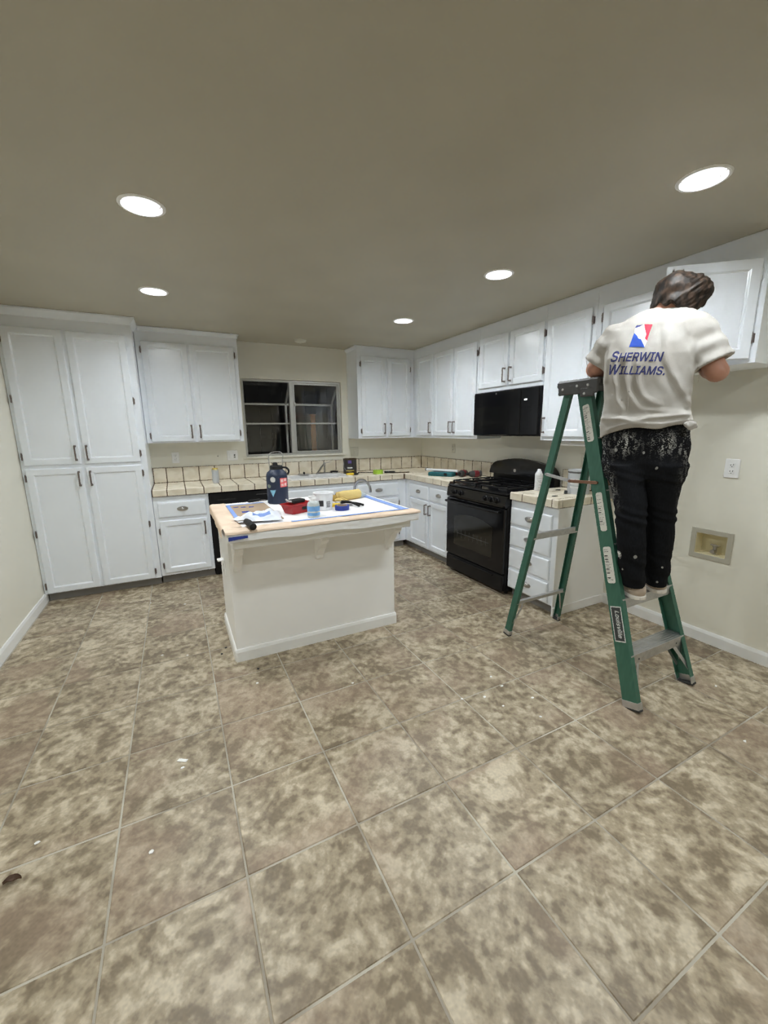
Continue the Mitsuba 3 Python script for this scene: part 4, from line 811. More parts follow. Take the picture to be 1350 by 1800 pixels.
k = part(t, 'cap', [bx(-1.065, -.665, -3.465, -3.185, 1.683, 1.728, .012), bx(-1.065, -1.052, -3.46, -3.20, 1.645, 1.70, .006), bx(-.678, -.665, -3.46, -3.20, 1.645, 1.70, .006), bx(-1.066, -1.052, -3.44, -3.35, 1.628, 1.68, .012), bx(-.678, -.664, -3.44, -3.35, 1.628, 1.68, .012)], 'cap_grey')
for y, z in ((-3.235, 1.678), (-3.33, 1.690), (-3.40, 1.690), (-3.38, 1.645)): part(k, 'bolt', place(lathe([(.0001, .004), (.006, .003), (.008, 0)], 10), (-1.0655, y, z), (0, -1, 0), (0, 0, 1), (-1, 0, 0)), 'aluminium')
for i, z in enumerate((.285, .565, .85, 1.13, 1.41)):
    a, b = FRL(z, -1), FRL(z, 1); y = a[1]; x0, x1 = a[0] + .004, b[0] - .004
    k = part(t, 'step', [bx(x0, x1, y - .044, y + .040, z - .006, z - .002, .001), bx(x0, x1, y - .046, y - .040, z - .058, z - .002, .0015), bx(x0, x1, y + .036, y + .040, z - .035, z - .004, .001)]
             + [bx(x0, x1, y - .034 + .014 * j, y - .028 + .014 * j, z - .003, z, .001) for j in range(6)], 'aluminium')
    for x in ((x0 + .07, x1 - .07) if i == 0 else (x0 + .02, x1 - .02)): part(k, 'rivet', place(lathe([(.0001, .003), (.004, .002), (.005, 0)], 8), (x, y - .046, z - .035), (1, 0, 0), (0, 0, 1), (0, -1, 0)), 'rubber')
for sd in (-1, 1):
    z = .285; a = FRL(z, sd); f = FRL(.085, sd); xi = a[0] - sd * .085
    part(t, 'step_brace', bar((xi, a[1] - .036, z - .05), (f[0] - sd * .006, f[1] - .036, f[2]), .022, .003, (0, 1, 0), .001), 'aluminium')
    part(t, 'step_brace', bar((xi, a[1] + .034, z - .03), (f[0] - sd * .006, f[1] + .034, f[2]), .018, .003, (0, 1, 0), .001), 'aluminium')
    g = extr([(0, 0), (.06, 0), (.008, -.10), (0, -.10)], 0, .003); part(t, 'gusset', place(g, (a[0] - sd * .004, a[1] - .041, z - .055), (-sd, 0, 0), (0, 0, 1), (0, -1, 0)), 'aluminium')
    r = RRL(.262, sd); f = RRL(.10, sd)
    part(t, 'rear_brace', tube(spline([r + [-sd * .06, -.018, -.01], r + [-sd * .05, -.018, -.05], f + [-sd * .012, -.018, 0]]), .006, 6), 'aluminium', True)
for z, h, mt in ((.262, .022, 'aluminium'), (.755, .040, 'aluminium')):
    a, b = RRL(z, -1), RRL(z, 1); part(t, 'rear_bar', [bx(a[0] + .004, b[0] - .004, a[1] - .022, a[1] - .018, z - h / 2, z + h / 2, .001), bx(a[0] + .004, b[0] - .004, a[1] - .022, a[1] + .002, z + h / 2 - .004, z + h / 2, .001)], mt)
for sd in (-1, 1):
    r, f = RRL(1.175, sd), FRL(1.16, sd); xm_ = (r[0] + f[0]) / 2 + sd * .012; mid = np.array([xm_, -3.335, 1.152])
    k = part(t, 'spreader', [bar(r + [sd * .008, 0, 0], mid, .020, .003, (1, 0, 0), .001), tube([r + [sd * .003, 0, 0], r + [sd * .014, 0, 0]], .007, 10)], 'aluminium')
    part(k, 'front_arm', [bar(mid + [sd * .004, -.0, 0], f + [sd * .010, 0, 0], .018, .003, (1, 0, 0), .001), tube([mid + [sd * -.002, 0, 0], mid + [sd * .009, 0, 0]], .008, 10), tube([f + [sd * .003, 0, 0], f + [sd * .014, 0, 0]], .008, 10)], 'rust_metal')
def on_rail(z0, z1, w, off, mt, name, parent, lift=.0034, th=.0006, label=None, rad=None):
    p, q = FRL(z1, -1), FRL(z0, -1); tt = (q - p) / np.linalg.norm(q - p); L = np.linalg.norm(q - p)
    yy = np.array([0, -1.0, 0]); yy = yy - tt * (yy @ tt); yy /= np.linalg.norm(yy); nn = np.cross(tt, yy)
    m = extr(rad, 0, th) if rad is not None else bx(0, L, -w / 2 + off, w / 2 + off, 0, th)
    return part(parent, name, tm(p + nn * lift * 1.0 + m.vertices[:, :1] * tt + m.vertices[:, 1:2] * yy + m.vertices[:, 2:] * nn, m.faces), mt, label=label), (p, tt, yy, nn, L)
rail = 'step_ladder__rail'
def rounded(L, w, c=.012):
    from shapely.geometry import box as sb
    return sb(c, -w / 2 + c, L - c, w / 2 - c).buffer(c, quad_segs=4)
for z0, z1, w, seed in ((1.383, 1.585, .042, 1), (.903, 1.108, .038, 2), (.633, .822, .046, 3)):
    L = (z1 - z0) * np.linalg.norm(FRL(1, -1) - FRL(0, -1)); k, fr_l = on_rail(z0, z1, w, 0, 'label_paper', 'label', rail, label='pale warning label', rad=rounded(L, w))
    p, tt, yy, nn, L = fr_l; r2 = np.random.default_rng(seed); u = .016; m = []
    while u < L - .018:
        h = .0022 if r2.random() < .7 else .006; wd = w * r2.uniform(.35, .8) if h < .005 else w * .4
        q = bx(u, u + h, -w * .42, -w * .42 + wd, 0, .0003); m.append(tm(p + nn * .0041 + q.vertices[:, :1] * tt + q.vertices[:, 1:2] * yy + q.vertices[:, 2:] * nn, q.faces)); u += h + r2.uniform(.004, .009) + (.012 if r2.random() < .2 else 0)
    kk = part(k, 'print', m, 'grey_print' if seed < 3 else 'ink_black'); labels[kk] = {'kind': 'stuff'}
k, _ = on_rail(.336, .516, .060, 0, 'plate_silver', 'name_plate', rail, label='dark name plate with silver border and white script')
k2, fr_l = on_rail(.342, .510, .050, 0, 'plate_dark', 'field', 'step_ladder__rail', lift=.0041); 
txt = meshkit.text_mesh('Louisville', .023, .0004, bold=True); v = txt.vertices.copy(); v[:, 0] += .22 * v[:, 1]; v[:, 0] *= .145 / (v[:, 0].max() - v[:, 0].min()); p, tt, yy, nn, L = fr_l
part('step_ladder__rail', 'lettering', tm(p + nn * .0048 + (v[:, :1] + .014) * tt + (v[:, 1:2] - .006) * yy * -1 * -1 + v[:, 2:] * nn, txt.faces), 'plate_silver')

# ---------------------------------------------------------------- person
P0 = np.array([-.87, -3.72, 0.0]); RS = np.array([.491, -.871, 0]); VF = np.array([.871, .491, 0])
def world(v): return P0 + v[:, :1] * RS + v[:, 1:2] * VF + v[:, 2:] * np.array([0, 0, 1.0])
def sd_cone(p, a, b, ra, rb):
    a, b = np.asarray(a, float), np.asarray(b, float); ba = b - a; h = np.clip(((p - a) @ ba) / (ba @ ba), 0, 1)
    return np.linalg.norm(p - a - h[:, None] * ba, axis=1) - (ra + (rb - ra) * h)
def sd_ell(p, c, r, M=None):
    q = p - np.asarray(c, float)
    if M is not None: q = q @ M.T
    r = np.asarray(r, float); k0 = np.linalg.norm(q / r, axis=1); k1 = np.linalg.norm(q / (r * r), axis=1) + 1e-9; return k0 * (k0 - 1) / k1
def smin(a, b, k): h = np.clip(.5 + .5 * (b - a) / k, 0, 1); return b + (a - b) * h - k * h * (1 - h)
def sd_stack(p, tab, e=2.0):
    """stack of ellipses: rows (z, centre s, centre f, half s, half f)"""
    t_ = np.asarray(tab, float); z = np.clip(p[:, 2], t_[0, 0], t_[-1, 0]); cs, cf, a, b = (np.interp(z, t_[:, 0], t_[:, i]) for i in (1, 2, 3, 4))
    q = (np.abs((p[:, 0] - cs) / a) ** e + np.abs((p[:, 1] - cf) / b) ** e) ** (1 / e)
    d = (q - 1) * np.minimum(a, b) * .9
    return np.maximum(d, np.maximum(t_[0, 0] - p[:, 2], p[:, 2] - t_[-1, 0]))
def net(fn, lo, hi, h):
    """surface nets of a signed field, evaluated finely only near the surface"""
    lo, hi = np.asarray(lo, float), np.asarray(hi, float); n = np.ceil((hi - lo) / h).astype(int) + 1; C = 6
    nc = -(-n // C) + 1; g = np.stack(np.meshgrid(*[lo[i] + h * C * np.arange(nc[i]) for i in range(3)], indexing='ij'), -1)
    fc = fn(g.reshape(-1, 3)).reshape(nc); F = np.repeat(np.repeat(np.repeat(fc, C, 0), C, 1), C, 2)
    near = np.zeros(nc, bool); rad = h * C * 2.2
    near = np.abs(fc) < rad
    big = np.repeat(np.repeat(np.repeat(near, C, 0), C, 1), C, 2)
    idx = np.argwhere(big); F[big] = fn(lo + idx * h)
    F = F.astype(np.float64); sh = np.array(F.shape) - 1; acc = np.zeros((*sh, 3)); cnt = np.zeros(sh); edges = []
    for ax in range(3):
        a = np.take(F, range(F.shape[ax] - 1), ax); b = np.take(F, range(1, F.shape[ax]), ax); pts = np.argwhere((a < 0) != (b < 0))
        va, vb = a[tuple(pts.T)], b[tuple(pts.T)]; pos = pts.astype(float); pos[:, ax] += va / (va - vb); o1, o2 = [i for i in range(3) if i != ax]; cells = []
        ok = (pts[:, o1] > 0) & (pts[:, o2] > 0) & (pts[:, o1] < sh[o1]) & (pts[:, o2] < sh[o2]); pts, pos, va = pts[ok], pos[ok], va[ok]
        for d1, d2 in ((0, 0), (1, 0), (1, 1), (0, 1)):
            c = pts.copy(); c[:, o1] -= d1; c[:, o2] -= d2; np.add.at(acc, tuple(c.T), pos); np.add.at(cnt, tuple(c.T), 1); cells.append(c)
        edges.append((cells, va < 0, ax))
    act = np.argwhere(cnt > 0); ids = -np.ones(sh, int); ids[tuple(act.T)] = np.arange(len(act)); V = lo + h * acc[tuple(act.T)] / cnt[tuple(act.T)][:, None]; Q = []
    for cells, inside, ax in edges:
        q = np.stack([ids[tuple(c.T)] for c in cells], 1); flip = inside if ax != 1 else ~inside; q[flip] = q[flip][:, ::-1]; Q.append(q)
    Q = np.vstack(Q); m = tm(V, np.vstack([Q[:, [0, 1, 2]], Q[:, [0, 2, 3]]]))
    return m
def smooth_m(m, it=6): trimesh.smoothing.filter_taubin(m, lamb=.5, nu=.52, iterations=it); return m
pz = np.array
def wpart(parent, name, m, mt, smooth=True, label=None): return part(parent, name, tm(world(m.vertices), m.faces[:, ::-1]), mt, smooth, label)

# joints, in (right, forward, up)
SHL, ELL, WRL = (-.262, .005, 1.905), (-.350, .030, 1.775), (-.300, .205, 1.772)
SHR, ELR, WRR = (.078, .005, 1.905), (.178, -.010, 1.712), (.125, .140, 1.758)
TORSO = [(1.375, -.088, -.02, .196, .122), (1.46, -.09, -.025, .196, .122), (1.53, -.092, -.035, .19, .116), (1.60, -.10, -.042, .186, .114), (1.70, -.105, -.045, .188, .114), (1.80, -.108, -.036, .188, .118), (1.88, -.104, -.01, .190, .118),
         (1.94, -.095, .005, .196, .105), (1.98, -.082, .02, .178, .090), (2.01, -.072, .03, .140, .078), (2.035, -.062, .04, .098, .066), (2.052, -.052, .045, .066, .055)]
LEGL = [(.585, -.060, -.01, .056, .062), (.65, -.068, -.01, .065, .068), (.73, -.080, -.008, .067, .070), (.82, -.090, -.005, .072, .074), (.91, -.100, 0, .073, .076), (1.0, -.109, 0, .076, .080), (1.08, -.123, -.005, .080, .086), (1.16, -.143, -.01, .086, .095), (1.26, -.168, -.02, .086, .110)]
LEGR = [(.612, .046, .01, .047, .060), (.65, .043, .01, .053, .064), (.73, .038, .01, .060, .068), (.82, .033, .01, .067, .073), (.91, .029, .01, .072, .076), (1.0, .024, .008, .073, .080), (1.08, .016, .0, .080, .086), (1.16, .008, -.01, .096, .097), (1.26, .004, -.02, .110, .112)]
def deepen(tab, fz):
    """stand a leg's sections nearer to or farther from the ladder: f(z) is its forward offset"""
    out = []
    for z, c, f, a, b in tab: q = np.interp(z, *fz); k = (2.577 + q) / 2.577; out.append((1.46 + (z - 1.46) * k, -.019 + (c + .019) * k, q, a * k, b * k))
    return out
LEGL = deepen(LEGL, ([.58, .85, 1.05, 1.26], [-.128, -.150, -.118, -.055])); LEGR = deepen(LEGR, ([.58, .85, 1.05, 1.26], [.030, .000, -.01, -.025]))
HIPS = [(1.20, -.078, -.02, .180, .112), (1.28, -.078, -.022, .192, .126), (1.37, -.083, -.022, .197, .126), (1.45, -.088, -.02, .194, .118), (1.49, -.09, -.02, .185, .112)]
def shrink(tab, d): return [(z, a, b, c - d, e - d) for z, a, b, c, e in tab]
# head frame: looking right, forward and down
hf = pz([.42, .74, -.50]); hf /= np.linalg.norm(hf); hr = np.cross(hf, [0.10, .05, 1.0]); hr /= np.linalg.norm(hr); hu = np.cross(hr, hf); HM = np.stack([hr, hf, hu]); HC = pz([-.010, .060, 2.084])
def hp(r, f, u): return HC + r * hr + f * hf + u * hu
def fingers(w, d, n, side, curl):
    """palm and five fingers: wrist w, direction d, palm normal n, thumb side"""
    d = pz(d, float); d /= np.linalg.norm(d); n = pz(n, float); n -= d * (n @ d); n /= np.linalg.norm(n); s_ = np.cross(d, n) * side; w = pz(w, float); out = []
    for i, o in enumerate((.030, .010, -.010, -.028)):
        k0 = w + d * (.088 - .004 * abs(i - 1)) + s_ * o; L = (.040, .046, .042, .033)[i]; ang = 0; q = k0; out.append((w + d * .02 + s_ * o * .7, k0, .014, .0105))
        for j in range(3):
            ang += curl * (.7, 1.0, .8)[j]; e = q + (d * math.cos(ang) + n * math.sin(ang)) * L * (1, .68, .52)[j]; out.append((q, e, .0098 - .0009 * j, .0092 - .0009 * j)); q = e
    t0 = w + d * .028 + s_ * .028; t1 = t0 + d * .030 + s_ * .024 + n * .010; t2 = t1 + d * .030 + s_ * .006 + n * .020; t3 = t2 + d * .022 - s_ * .004 + n * .016
    out += [(w + d * .01 + s_ * .012, t0, .016, .014), (t0, t1, .0135, .0115), (t1, t2, .011, .010), (t2, t3, .0098, .0085)]
    return out
HANDR = fingers(WRR, (-.05, .55, .32), (-.6, .25, -.45), 1, .62); HANDL = fingers(WRL, (.45, .75, -.10), (.0, -.05, -1.0), -1, .25)
def body_f(p):
    d = sd_stack(p, [(z, a, b, c - (.012 if z > 1.9 else .030), e - (.012 if z > 1.9 else .030)) for z, a, b, c, e in TORSO]); d = smin(d, sd_stack(p, shrink(HIPS, .030)), .02)
    d = smin(d, np.minimum(sd_stack(p, shrink(LEGL, .022)), sd_stack(p, shrink(LEGR, .022))), .02)
    d = smin(d, sd_cone(p, (-.046, -.128, .70), (-.044, -.122, .605), .030, .022), .02); d = smin(d, sd_cone(p, (.046, .024, .70), (.049, .032, .605), .028, .022), .02)
    d = smin(d, sd_cone(p, (-.052, .03, 1.99), tuple(hp(-.005, -.035, -.055)), .062, .056), .03)
    hd = sd_ell(p, HC, (.074, .093, .088), HM); hd = smin(hd, sd_ell(p, hp(0, .032, -.062), (.054, .060, .060), HM), .04); hd = smin(hd, sd_cone(p, hp(0, .085, -.105), hp(0, .078, -.085), .022, .034), .03)
    hd = smin(hd, sd_cone(p, hp(0, .090, -.018), hp(0, .112, -.048), .010, .013), .012); hd = smin(hd, sd_cone(p, hp(-.032, .078, .006), hp(.032, .078, .006), .014, .014), .02)
    for q in (-1, 1):
        hd = smin(hd, sd_ell(p, hp(q * .076, -.004, -.030), (.010, .020, .032), HM), .010); hd = smin(hd, -(-sd_ell(p, hp(q * .030, .105, -.018), (.016, .02, .010), HM)) + 9, .01)
        hd = np.maximum(hd, -(sd_ell(p, hp(q * .030, .098, -.016), (.015, .016, .009), HM)))
    hd = smin(hd, sd_cone(p, hp(-.016, .092, -.075), hp(.016, .092, -.075), .007, .007), .008)
    d = smin(d, hd, .02)
    for a, b, c, w in ((SHL, ELL, WRL, .0), (SHR, ELR, WRR, .0)):
        d = smin(d, sd_cone(p, a, b, .060, .044), .03); d = smin(d, sd_cone(p, b, (pz(b) * .6 + pz(c) * .4), .044, .041), .012); d = smin(d, sd_cone(p, (pz(b) * .6 + pz(c) * .4), c, .041, .027), .012)
    for H_ in (HANDR, HANDL):
        hd = None
        for a, b, ra, rb in H_: e = sd_cone(p, a, b, ra, rb); hd = e if hd is None else smin(hd, e, .004)
        d = smin(d, hd, .008)
    return d
per = t = thing('person', 'person in a paint-stained white T-shirt and black jeans standing on the green ladder, back turned', 'person')
mb = net(body_f, (-.46, -.27, .56), (.30, .44, 2.24), .0055)
wpart(t, 'body', smooth_m(mb, 4), 'skin')
for q in (-1, 1):
    k = wpart(t, 'eye', tm(trimesh.creation.icosphere(2, .0125).vertices + hp(q * .030, .083, -.016), trimesh.creation.icosphere(2, .0125).faces), 'eye_white'); wpart(k, 'iris', tm(trimesh.creation.icosphere(2, .006).vertices + hp(q * .030, .0912, -.0165), trimesh.creation.icosphere(2, .006).faces), 'iris')
wpart(t, 'lips', smooth_m(net(lambda p: smin(sd_ell(p, hp(0, .0955, -.0715), (.022, .007, .005), HM), sd_ell(p, hp(0, .0955, -.0795), (.018, .007, .005), HM), .004), hp(0, .09, -.075) - .04, hp(0, .09, -.075) + .04, .002), 2), 'lip')
# hair
def hair_f(p):
    q = (p - HC) @ HM.T; w = q / (np.linalg.norm(q, axis=1, keepdims=True) + 1e-6)
    d = sd_ell(p, hp(.004, -.006, .002), (.103, .122, .100), HM); d = smin(d, sd_ell(p, hp(0, -.050, -.070), (.070, .045, .050), HM), .03)
    d = smin(d, sd_ell(p, hp(.05, .040, .045), (.062, .070, .060), HM), .05); d = smin(d, sd_ell(p, hp(-.045, .035, .045), (.055, .065, .055), HM), .05); d = smin(d, sd_ell(p, hp(.060, .010, -.030), (.045, .055, .055), HM), .04)
    ang = np.arctan2(w[:, 0], -w[:, 1]); pol = np.arccos(np.clip(w[:, 2], -1, 1)); fade = np.clip(np.sin(pol), 0, 1); sw = ang + .5 * pol
    cl = meshkit.noise(np.stack([sw * 2.6 + 9, pol * 1.6, 0 * pol + 3], 1), 3) - .5; fi = meshkit.noise(np.stack([sw * 9 + 40, pol * 1.8, 0 * pol], 1), 5) - .5
    bl = meshkit.fbm(np.stack([q[:, 0] * 22, q[:, 1] * 22, q[:, 2] * 22 + 3], 1), 2, 8) - .5
    d = d - (.016 * cl + .009 * fi) * fade - .014 * bl
    face = np.maximum(.052 - q[:, 1], q[:, 2] - .030 - .010 * np.sin(q[:, 0] * 80))     # the face stays free
    d = np.maximum(d, -face)
    d = np.maximum(d, -(q[:, 2] + .092 + .008 * np.sin(w[:, 0] * 14)))
    return d
wpart(t, 'hair', smooth_m(net(hair_f, HC - .17, HC + .17, .0036), 2), 'brown_hair', label='short thick brown hair')
# trousers
def jeans_f(p):
    wr = .004 * np.sin(p[:, 2] * 95 + 5 * p[:, 0] * 8 + 2 * np.sin(p[:, 2] * 31)) * (np.exp(-((p[:, 2] - .69) / .10) ** 2) + .9 * np.exp(-((p[:, 2] - .99) / .07) ** 2) + .4 * np.exp(-((p[:, 2] - 1.2) / .06) ** 2))
    nn = .006 * (meshkit.noise(p * [9, 9, 14], 2) - .5)
    d = np.minimum(sd_stack(p, LEGL), sd_stack(p, LEGR)); d = smin(d, sd_stack(p, HIPS, 2.3), .035)
    return d - (wr + nn) * np.clip((p[:, 2] - .625) / .05, 0, 1)
mj = smooth_m(net(jeans_f, (-.33, -.27, .57), (.17, .16, 1.51), .006), 4)
jk = wpart(t, 'jeans', mj, 'black_denim', True, 'black jeans flecked with dried white paint')
# shirt
def seg_ridge(s, z, pts, amp, wd):
    out = 0 * s; pts = spline(pts, 5)
    dmin = np.full(len(s), 9.0)
    for a, b in zip(pts[:-1], pts[1:]):
        ba = b - a; h = np.clip(((s - a[0]) * ba[0] + (z - a[1]) * ba[1]) / (ba @ ba), 0, 1); dmin = np.minimum(dmin, np.hypot(s - a[0] - h * ba[0], z - a[1] - h * ba[1]))
    return amp * np.exp(-(dmin / wd) ** 2)
FOLDS = [([(-.045, 1.96), (-.04, 1.86), (-.028, 1.77), (.02, 1.68), (.075, 1.58)], .013, .016), ([(-.125, 1.98), (-.135, 1.91), (-.145, 1.85)], .007, .013), ([(-.19, 1.80), (-.185, 1.70), (-.165, 1.61), (-.11, 1.545), (-.02, 1.525), (.07, 1.515)], .013, .015),
         ([(-.245, 1.80), (-.240, 1.70), (-.222, 1.60), (-.195, 1.54)], .012, .013), ([(-.145, 1.76), (-.135, 1.68), (-.105, 1.61), (-.04, 1.565)], .010, .014), ([(-.075, 1.985), (-.085, 1.93), (-.09, 1.86)], .006, .012), ([(-.28, 1.50), (-.20, 1.505), (-.12, 1.49), (-.02, 1.50), (.09, 1.505)], .012, .010), ([(-.25, 1.445), (-.17, 1.475), (-.06, 1.468), (.03, 1.475), (.10, 1.485)], .009, .008),
         ([(.02, 1.97), (.03, 1.93), (.045, 1.90)], .007, .010), ([(.075, 1.86), (.065, 1.78), (.075, 1.70), (.085, 1.62)], .009, .012), ([(-.275, 1.88), (-.285, 1.80), (-.28, 1.70)], .008, .012)]
def shirt_f(p):
    s, f, z = p.T; back = np.clip((-f + .02) / .06, 0, 1)
    d = sd_stack(p, [(a, b, c, e + (.010 if a < 1.5 else .003), g + (.018 if a < 1.5 else .005)) for a, b, c, e, g in TORSO if a < 2.045], 2.2)
    fold = 0
    ws = s + .010 * (meshkit.noise(np.stack([s * 20, 0 * s, z * 20], 1), 9) - .5); wz = z + .02 * (meshkit.noise(np.stack([s * 14, 0 * s + 5, z * 14], 1), 10) - .5)
    for pts, amp, wd in FOLDS: fold = fold + seg_ridge(ws, wz, pts, amp * (.62 if pts[0][1] > 1.51 else 1.1), wd * 1.15)
    fold = fold - .45 * (seg_ridge(ws + .024, wz, FOLDS[0][0], .008, .014) + seg_ridge(ws - .022, wz + .012, FOLDS[2][0], .008, .014))
    nn = .013 * (meshkit.fbm(np.stack([s * 15 + z * 4, f * 8, z * 5], 1), 3, 4) - .5)
    d = d - (fold * back + nn) * np.clip((2.02 - z) / .06, 0, 1)
    hem = 1.452 - np.clip((-.165 - s) / .125, 0, 1) ** 1.6 * .058 + np.clip((s + .02) / .12, 0, 1) * .02 + .004 * np.sin(s * 40)
    for a, b, r0, r1, cut, o in ((SHL, ELL, .082, .074, .86, -1), (SHR, ELR, .082, .086, .80, 1)):
        a, b = pz(a), pz(b); ax = (b - a) / np.linalg.norm(b - a); L = np.linalg.norm(b - a); h = (p - a) @ ax
        c = sd_cone(p, a, a + ax * L * 1.05, r0, r1) - .006 * (meshkit.noise(p * [22, 22, 30], 6) - .5) - .004 * np.sin(h * 75 + 4 * s)
        c = np.maximum(c, h - L * cut); inn = np.maximum(sd_cone(p, a + ax * L * .45, a + ax * L * 1.1, r0 * .55, r1 - .010), L * .3 - h); d = smin(d, c, .020); d = np.maximum(d, -inn)
    d = np.maximum(d, hem - z)
    neck = sd_cone(p, (-.05, .05, 1.99), tuple(hp(-.005, -.035, -.055)), .058, .058); return np.maximum(d, -neck)
ms = smooth_m(net(shirt_f, (-.47, -.22, 1.36), (.31, .20, 2.08), .0058), 3)
sk = wpart(t, 't_shirt', ms, 'shirt_cotton', True, 'white T-shirt with a red and blue print on the back')
wpart(sk, 'hem_tuft', smooth_m(net(lambda p: sd_ell(p, (.098, -.115, 1.465), (.024, .020, .022)) - .010 * (meshkit.noise(p * 55, 8) - .5) * 2, (.05, -.17, 1.42), (.15, -.06, 1.52), .004), 1), 'shirt_cotton', True, 'bunched white cloth tuft at the hem')
# print on the shirt, pressed onto the cloth
def press(m, lift=.0012):
    m = m.subdivide_to_size(.0075) if hasattr(m, 'subdivide_to_size') else m
    o = np.stack([m.vertices[:, 0], np.full(len(m.vertices), -.6), m.vertices[:, 1]], 1); loc, ri, _ = ms.ray.intersects_location(o, np.tile([0, 1.0, 0], (len(o), 1)), multiple_hits=False)
    f = np.full(len(o), np.nan); f[ri] = loc[:, 1]; f = np.where(np.isnan(f), np.nanmedian(f), f)
    return tm(np.stack([o[:, 0], f - lift - m.vertices[:, 2], o[:, 2]], 1), m.faces)
def printed(name, m, mt, lift=.0012): return wpart(sk, name, press(m, lift), mt, True)
BLUE = [(-.187, 1.846), (-.173, 1.914), (-.159, 1.896), (-.152, 1.881), (-.141, 1.876), (-.121, 1.835)]; TOP = [(-.173, 1.939), (-.167, 1.951), (-.139, 1.949), (-.149, 1.944), (-.160, 1.940)]; RED = [(-.135, 1.951), (-.101, 1.944), (-.109, 1.903), (-.114, 1.865), (-.125, 1.878), (-.120, 1.898), (-.130, 1.927)]
WHITE = [(-.173, 1.914), (-.173, 1.939), (-.160, 1.940), (-.149, 1.944), (-.135, 1.951), (-.130, 1.927), (-.120, 1.898), (-.125, 1.878), (-.114, 1.865), (-.121, 1.835), (-.141, 1.876), (-.152, 1.881), (-.159, 1.896)]
printed('print_white', extr(WHITE, 0, .0003), 'logo_white', .0008)
for q, mt in ((BLUE, 'logo_blue'), (TOP, 'logo_navy'), (RED, 'logo_red')): printed('print_emblem', extr(q, 0, .0003), mt, .0014)
def word(first, rest, u0, u1, z0, hb, hs):
    a = meshkit.text_mesh(first, hb, .0003, True); b = meshkit.text_mesh(rest, hs, .0003, True); b.apply_translation([a.vertices[:, 0].max() + .002, 0, 0]); m = trimesh.util.concatenate([a, b]); v = m.vertices
    v[:, 0] += .24 * v[:, 1]; v[:, 0] = u0 + (v[:, 0] - v[:, 0].min()) * (u1 - u0) / np.ptp(v[:, 0]); v[:, 1] += z0 - (v[:, 0] - u0) * .10; return m
printed('print_lettering', word('S', 'HERWIN', -.264, -.040, 1.785, .050, .040), 'logo_navy'); printed('print_lettering', word('W', 'ILLIAMS.', -.266, -.028, 1.724, .046, .037), 'logo_navy')
# shoes
for sx, fy, ang in ((-.060, -.095, 32), (.030, .062, 34)):
    a = math.radians(ang); R2 = np.array([[math.cos(a), -math.sin(a)], [math.sin(a), math.cos(a)]]); zb = .5655
    def loc(p, sx=sx, fy=fy, R2=R2, zb=zb): q = p.copy(); q[:, :2] = (p[:, :2] - [sx, fy]) @ R2; q[:, 2] -= zb; return q
    def shoe_f(p):
        q = loc(p); d = sd_cone(q, (0, -.045, .040), (0, .05, .042), .040, .044); d = smin(d, sd_cone(q, (0, .05, .036), (.004, .155, .026), .046, .036), .03); d = smin(d, sd_cone(q, (0, -.03, .05), (0, -.022, .078), .040, .038), .02)
        d = np.maximum(d, q[:, 2] - .092); d = np.maximum(d, .012 - q[:, 2]); return np.maximum(d, -sd_cone(q, (0, -.015, .07), (0, -.012, .12), .030, .034))
    k = wpart(t, 'shoe', smooth_m(net(shoe_f, (sx - .23, fy - .15, .56), (sx + .15, fy + .22, .68), .0045), 3), 'shoe_suede', True)
    def sole_f(p):
        q = loc(p); d = sd_cone(q * [1, 1, 0] , (0, -.045, 0), (0, .05, 0), .043, .047); d = smin(d, sd_cone(q * [1, 1, 0], (0, .05, 0), (.004, .157, 0), .049, .038), .03) - .0015 * np.sign(np.sin(q[:, 1] * 420 + q[:, 0] * 420)) * (q[:, 2] < .012)
        return np.maximum(d, np.maximum(-q[:, 2] + .0004, q[:, 2] - .021))
    wpart(k, 'sole', net(sole_f, (sx - .23, fy - .15, .558), (sx + .15, fy + .22, .60), .0035), 'shoe_sole', 30)
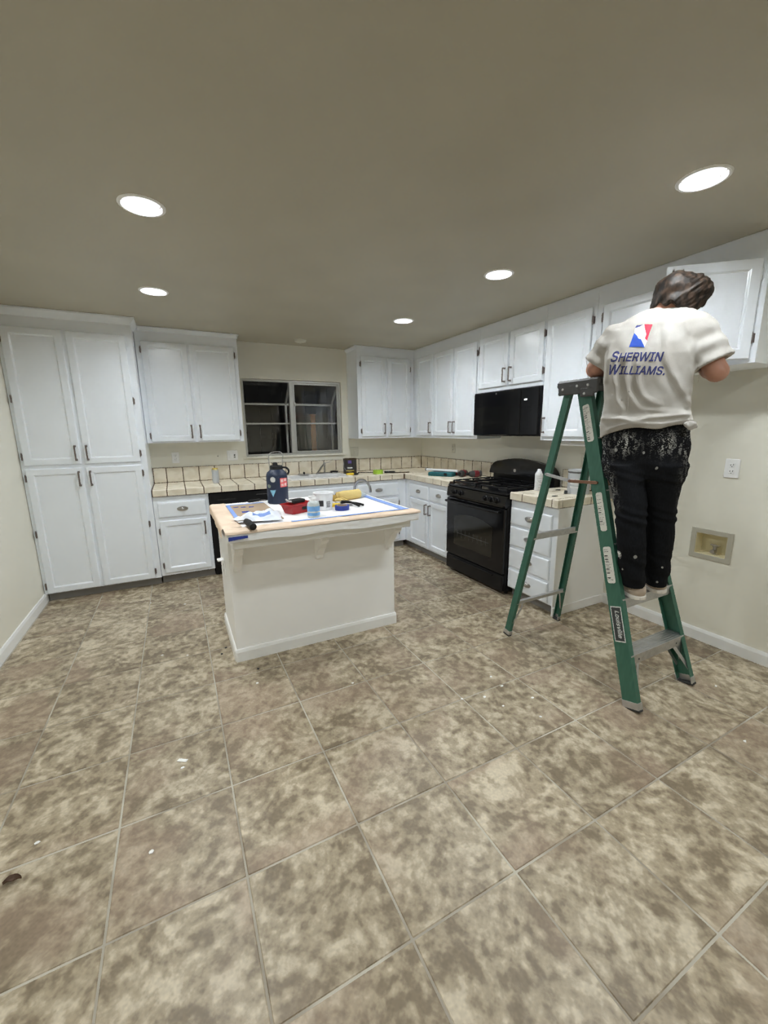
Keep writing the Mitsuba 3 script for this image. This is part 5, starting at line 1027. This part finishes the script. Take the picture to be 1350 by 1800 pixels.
# brush in the right hand
t = thing('paint_brush', 'paint brush held in the right hand of the person behind the open cabinet door', 'brush')
w = pz(WRR); dn = pz([-.05, .55, .32]); dn /= np.linalg.norm(dn); pn = pz([-.6, .25, -.45]); pn -= dn * (pn @ dn); pn /= np.linalg.norm(pn); c = w + dn * .088 + pn * .030
ax = np.cross(dn, pn); ax = ax if ax[2] > 0 else -ax
def lb(m): return tm(world(m.vertices), m.faces[:, ::-1])
part(t, 'handle', lb(tube([c - ax * .075, c - ax * .05, c, c + ax * .045, c + ax * .05], [.005, .009, .0085, .011, .011], 12)), 'post_wood', True); part(t, 'ferrule', lb(bar(c + ax * .05, c + ax * .078, .034, .014, dn, .002)), 'brushed_steel'); part(t, 'bristles', lb(bar(c + ax * .078, c + ax * .115, .034, .012, dn, .003)), 'paint_fleck')

# ---------------------------------------------------------------- flecks and scraps on the floor
t = thing('paint_strip', 'white peeled paint strip on the floor tiles left of the middle', 'paint chip'); part(t, 'strip', extr([(-3.258, -3.125), (-3.222, -3.148), (-3.212, -3.136), (-3.248, -3.112)], .0004, .003), 'paint_fleck')
FLECKS = [(-3.236, -3.176), (-3.716, -3.303), (-3.344, -3.534), (-1.569, -3.293), (-1.577, -3.389), (-1.852, -3.376), (-1.691, -3.525), (-1.503, -3.55), (-1.582, -3.678), (-2.329, -2.959), (-2.829, -2.693), (-.501, -3.961), (-.867, -4.245), (-3.448, -1.059), (-3.182, -1.231), (-3.339, -2.076), (-3.186, -2.157), (-1.731, -3.42)]
for x, y in FLECKS:
    t = thing('paint_fleck_chip', 'tiny white paint fleck scattered on the floor tiles', 'paint chip', 'white paint flecks on the floor'); r = rng.uniform(.004, .009, 6); a = np.linspace(0, 2 * np.pi, 7)[:-1]
    part(t, 'fleck', extr(np.stack([x + 1.3 * r * np.cos(a), y + r * np.sin(a)], 1), .0004, .0024), 'paint_fleck')
for x, y, lab in ((-2.981, -2.251, 'small dark crumb on the floor nearest the left side of the island'), (-2.948, -2.178, 'small dark crumb on the floor behind the other crumb beside the island'), (-2.797, -2.545, 'small dark crumb on the floor in front of the island corner')):
    t = thing('crumb', lab, 'crumb'); part(t, 'crumb', lathe([(.0001, .007), (.006, .005), (.007, .001), (.0001, .0004)], 8, (x, y, 0)), 'rubber')
t = thing('dry_leaf', 'small curled brown leaf on the floor at the left edge', 'leaf')
part(t, 'blade', sheet(lambda a, b: (-3.775 + .05 * a, -3.432 + .012 * (2 * b - 1) * math.sin(math.pi * min(1, max(0.02, a))) + .004 * math.sin(a * 4), .002 + .012 * (2 * b - 1) ** 2 + .003 * math.sin(a * 6) ** 2), 14, 6), 'leaf_brown', True)
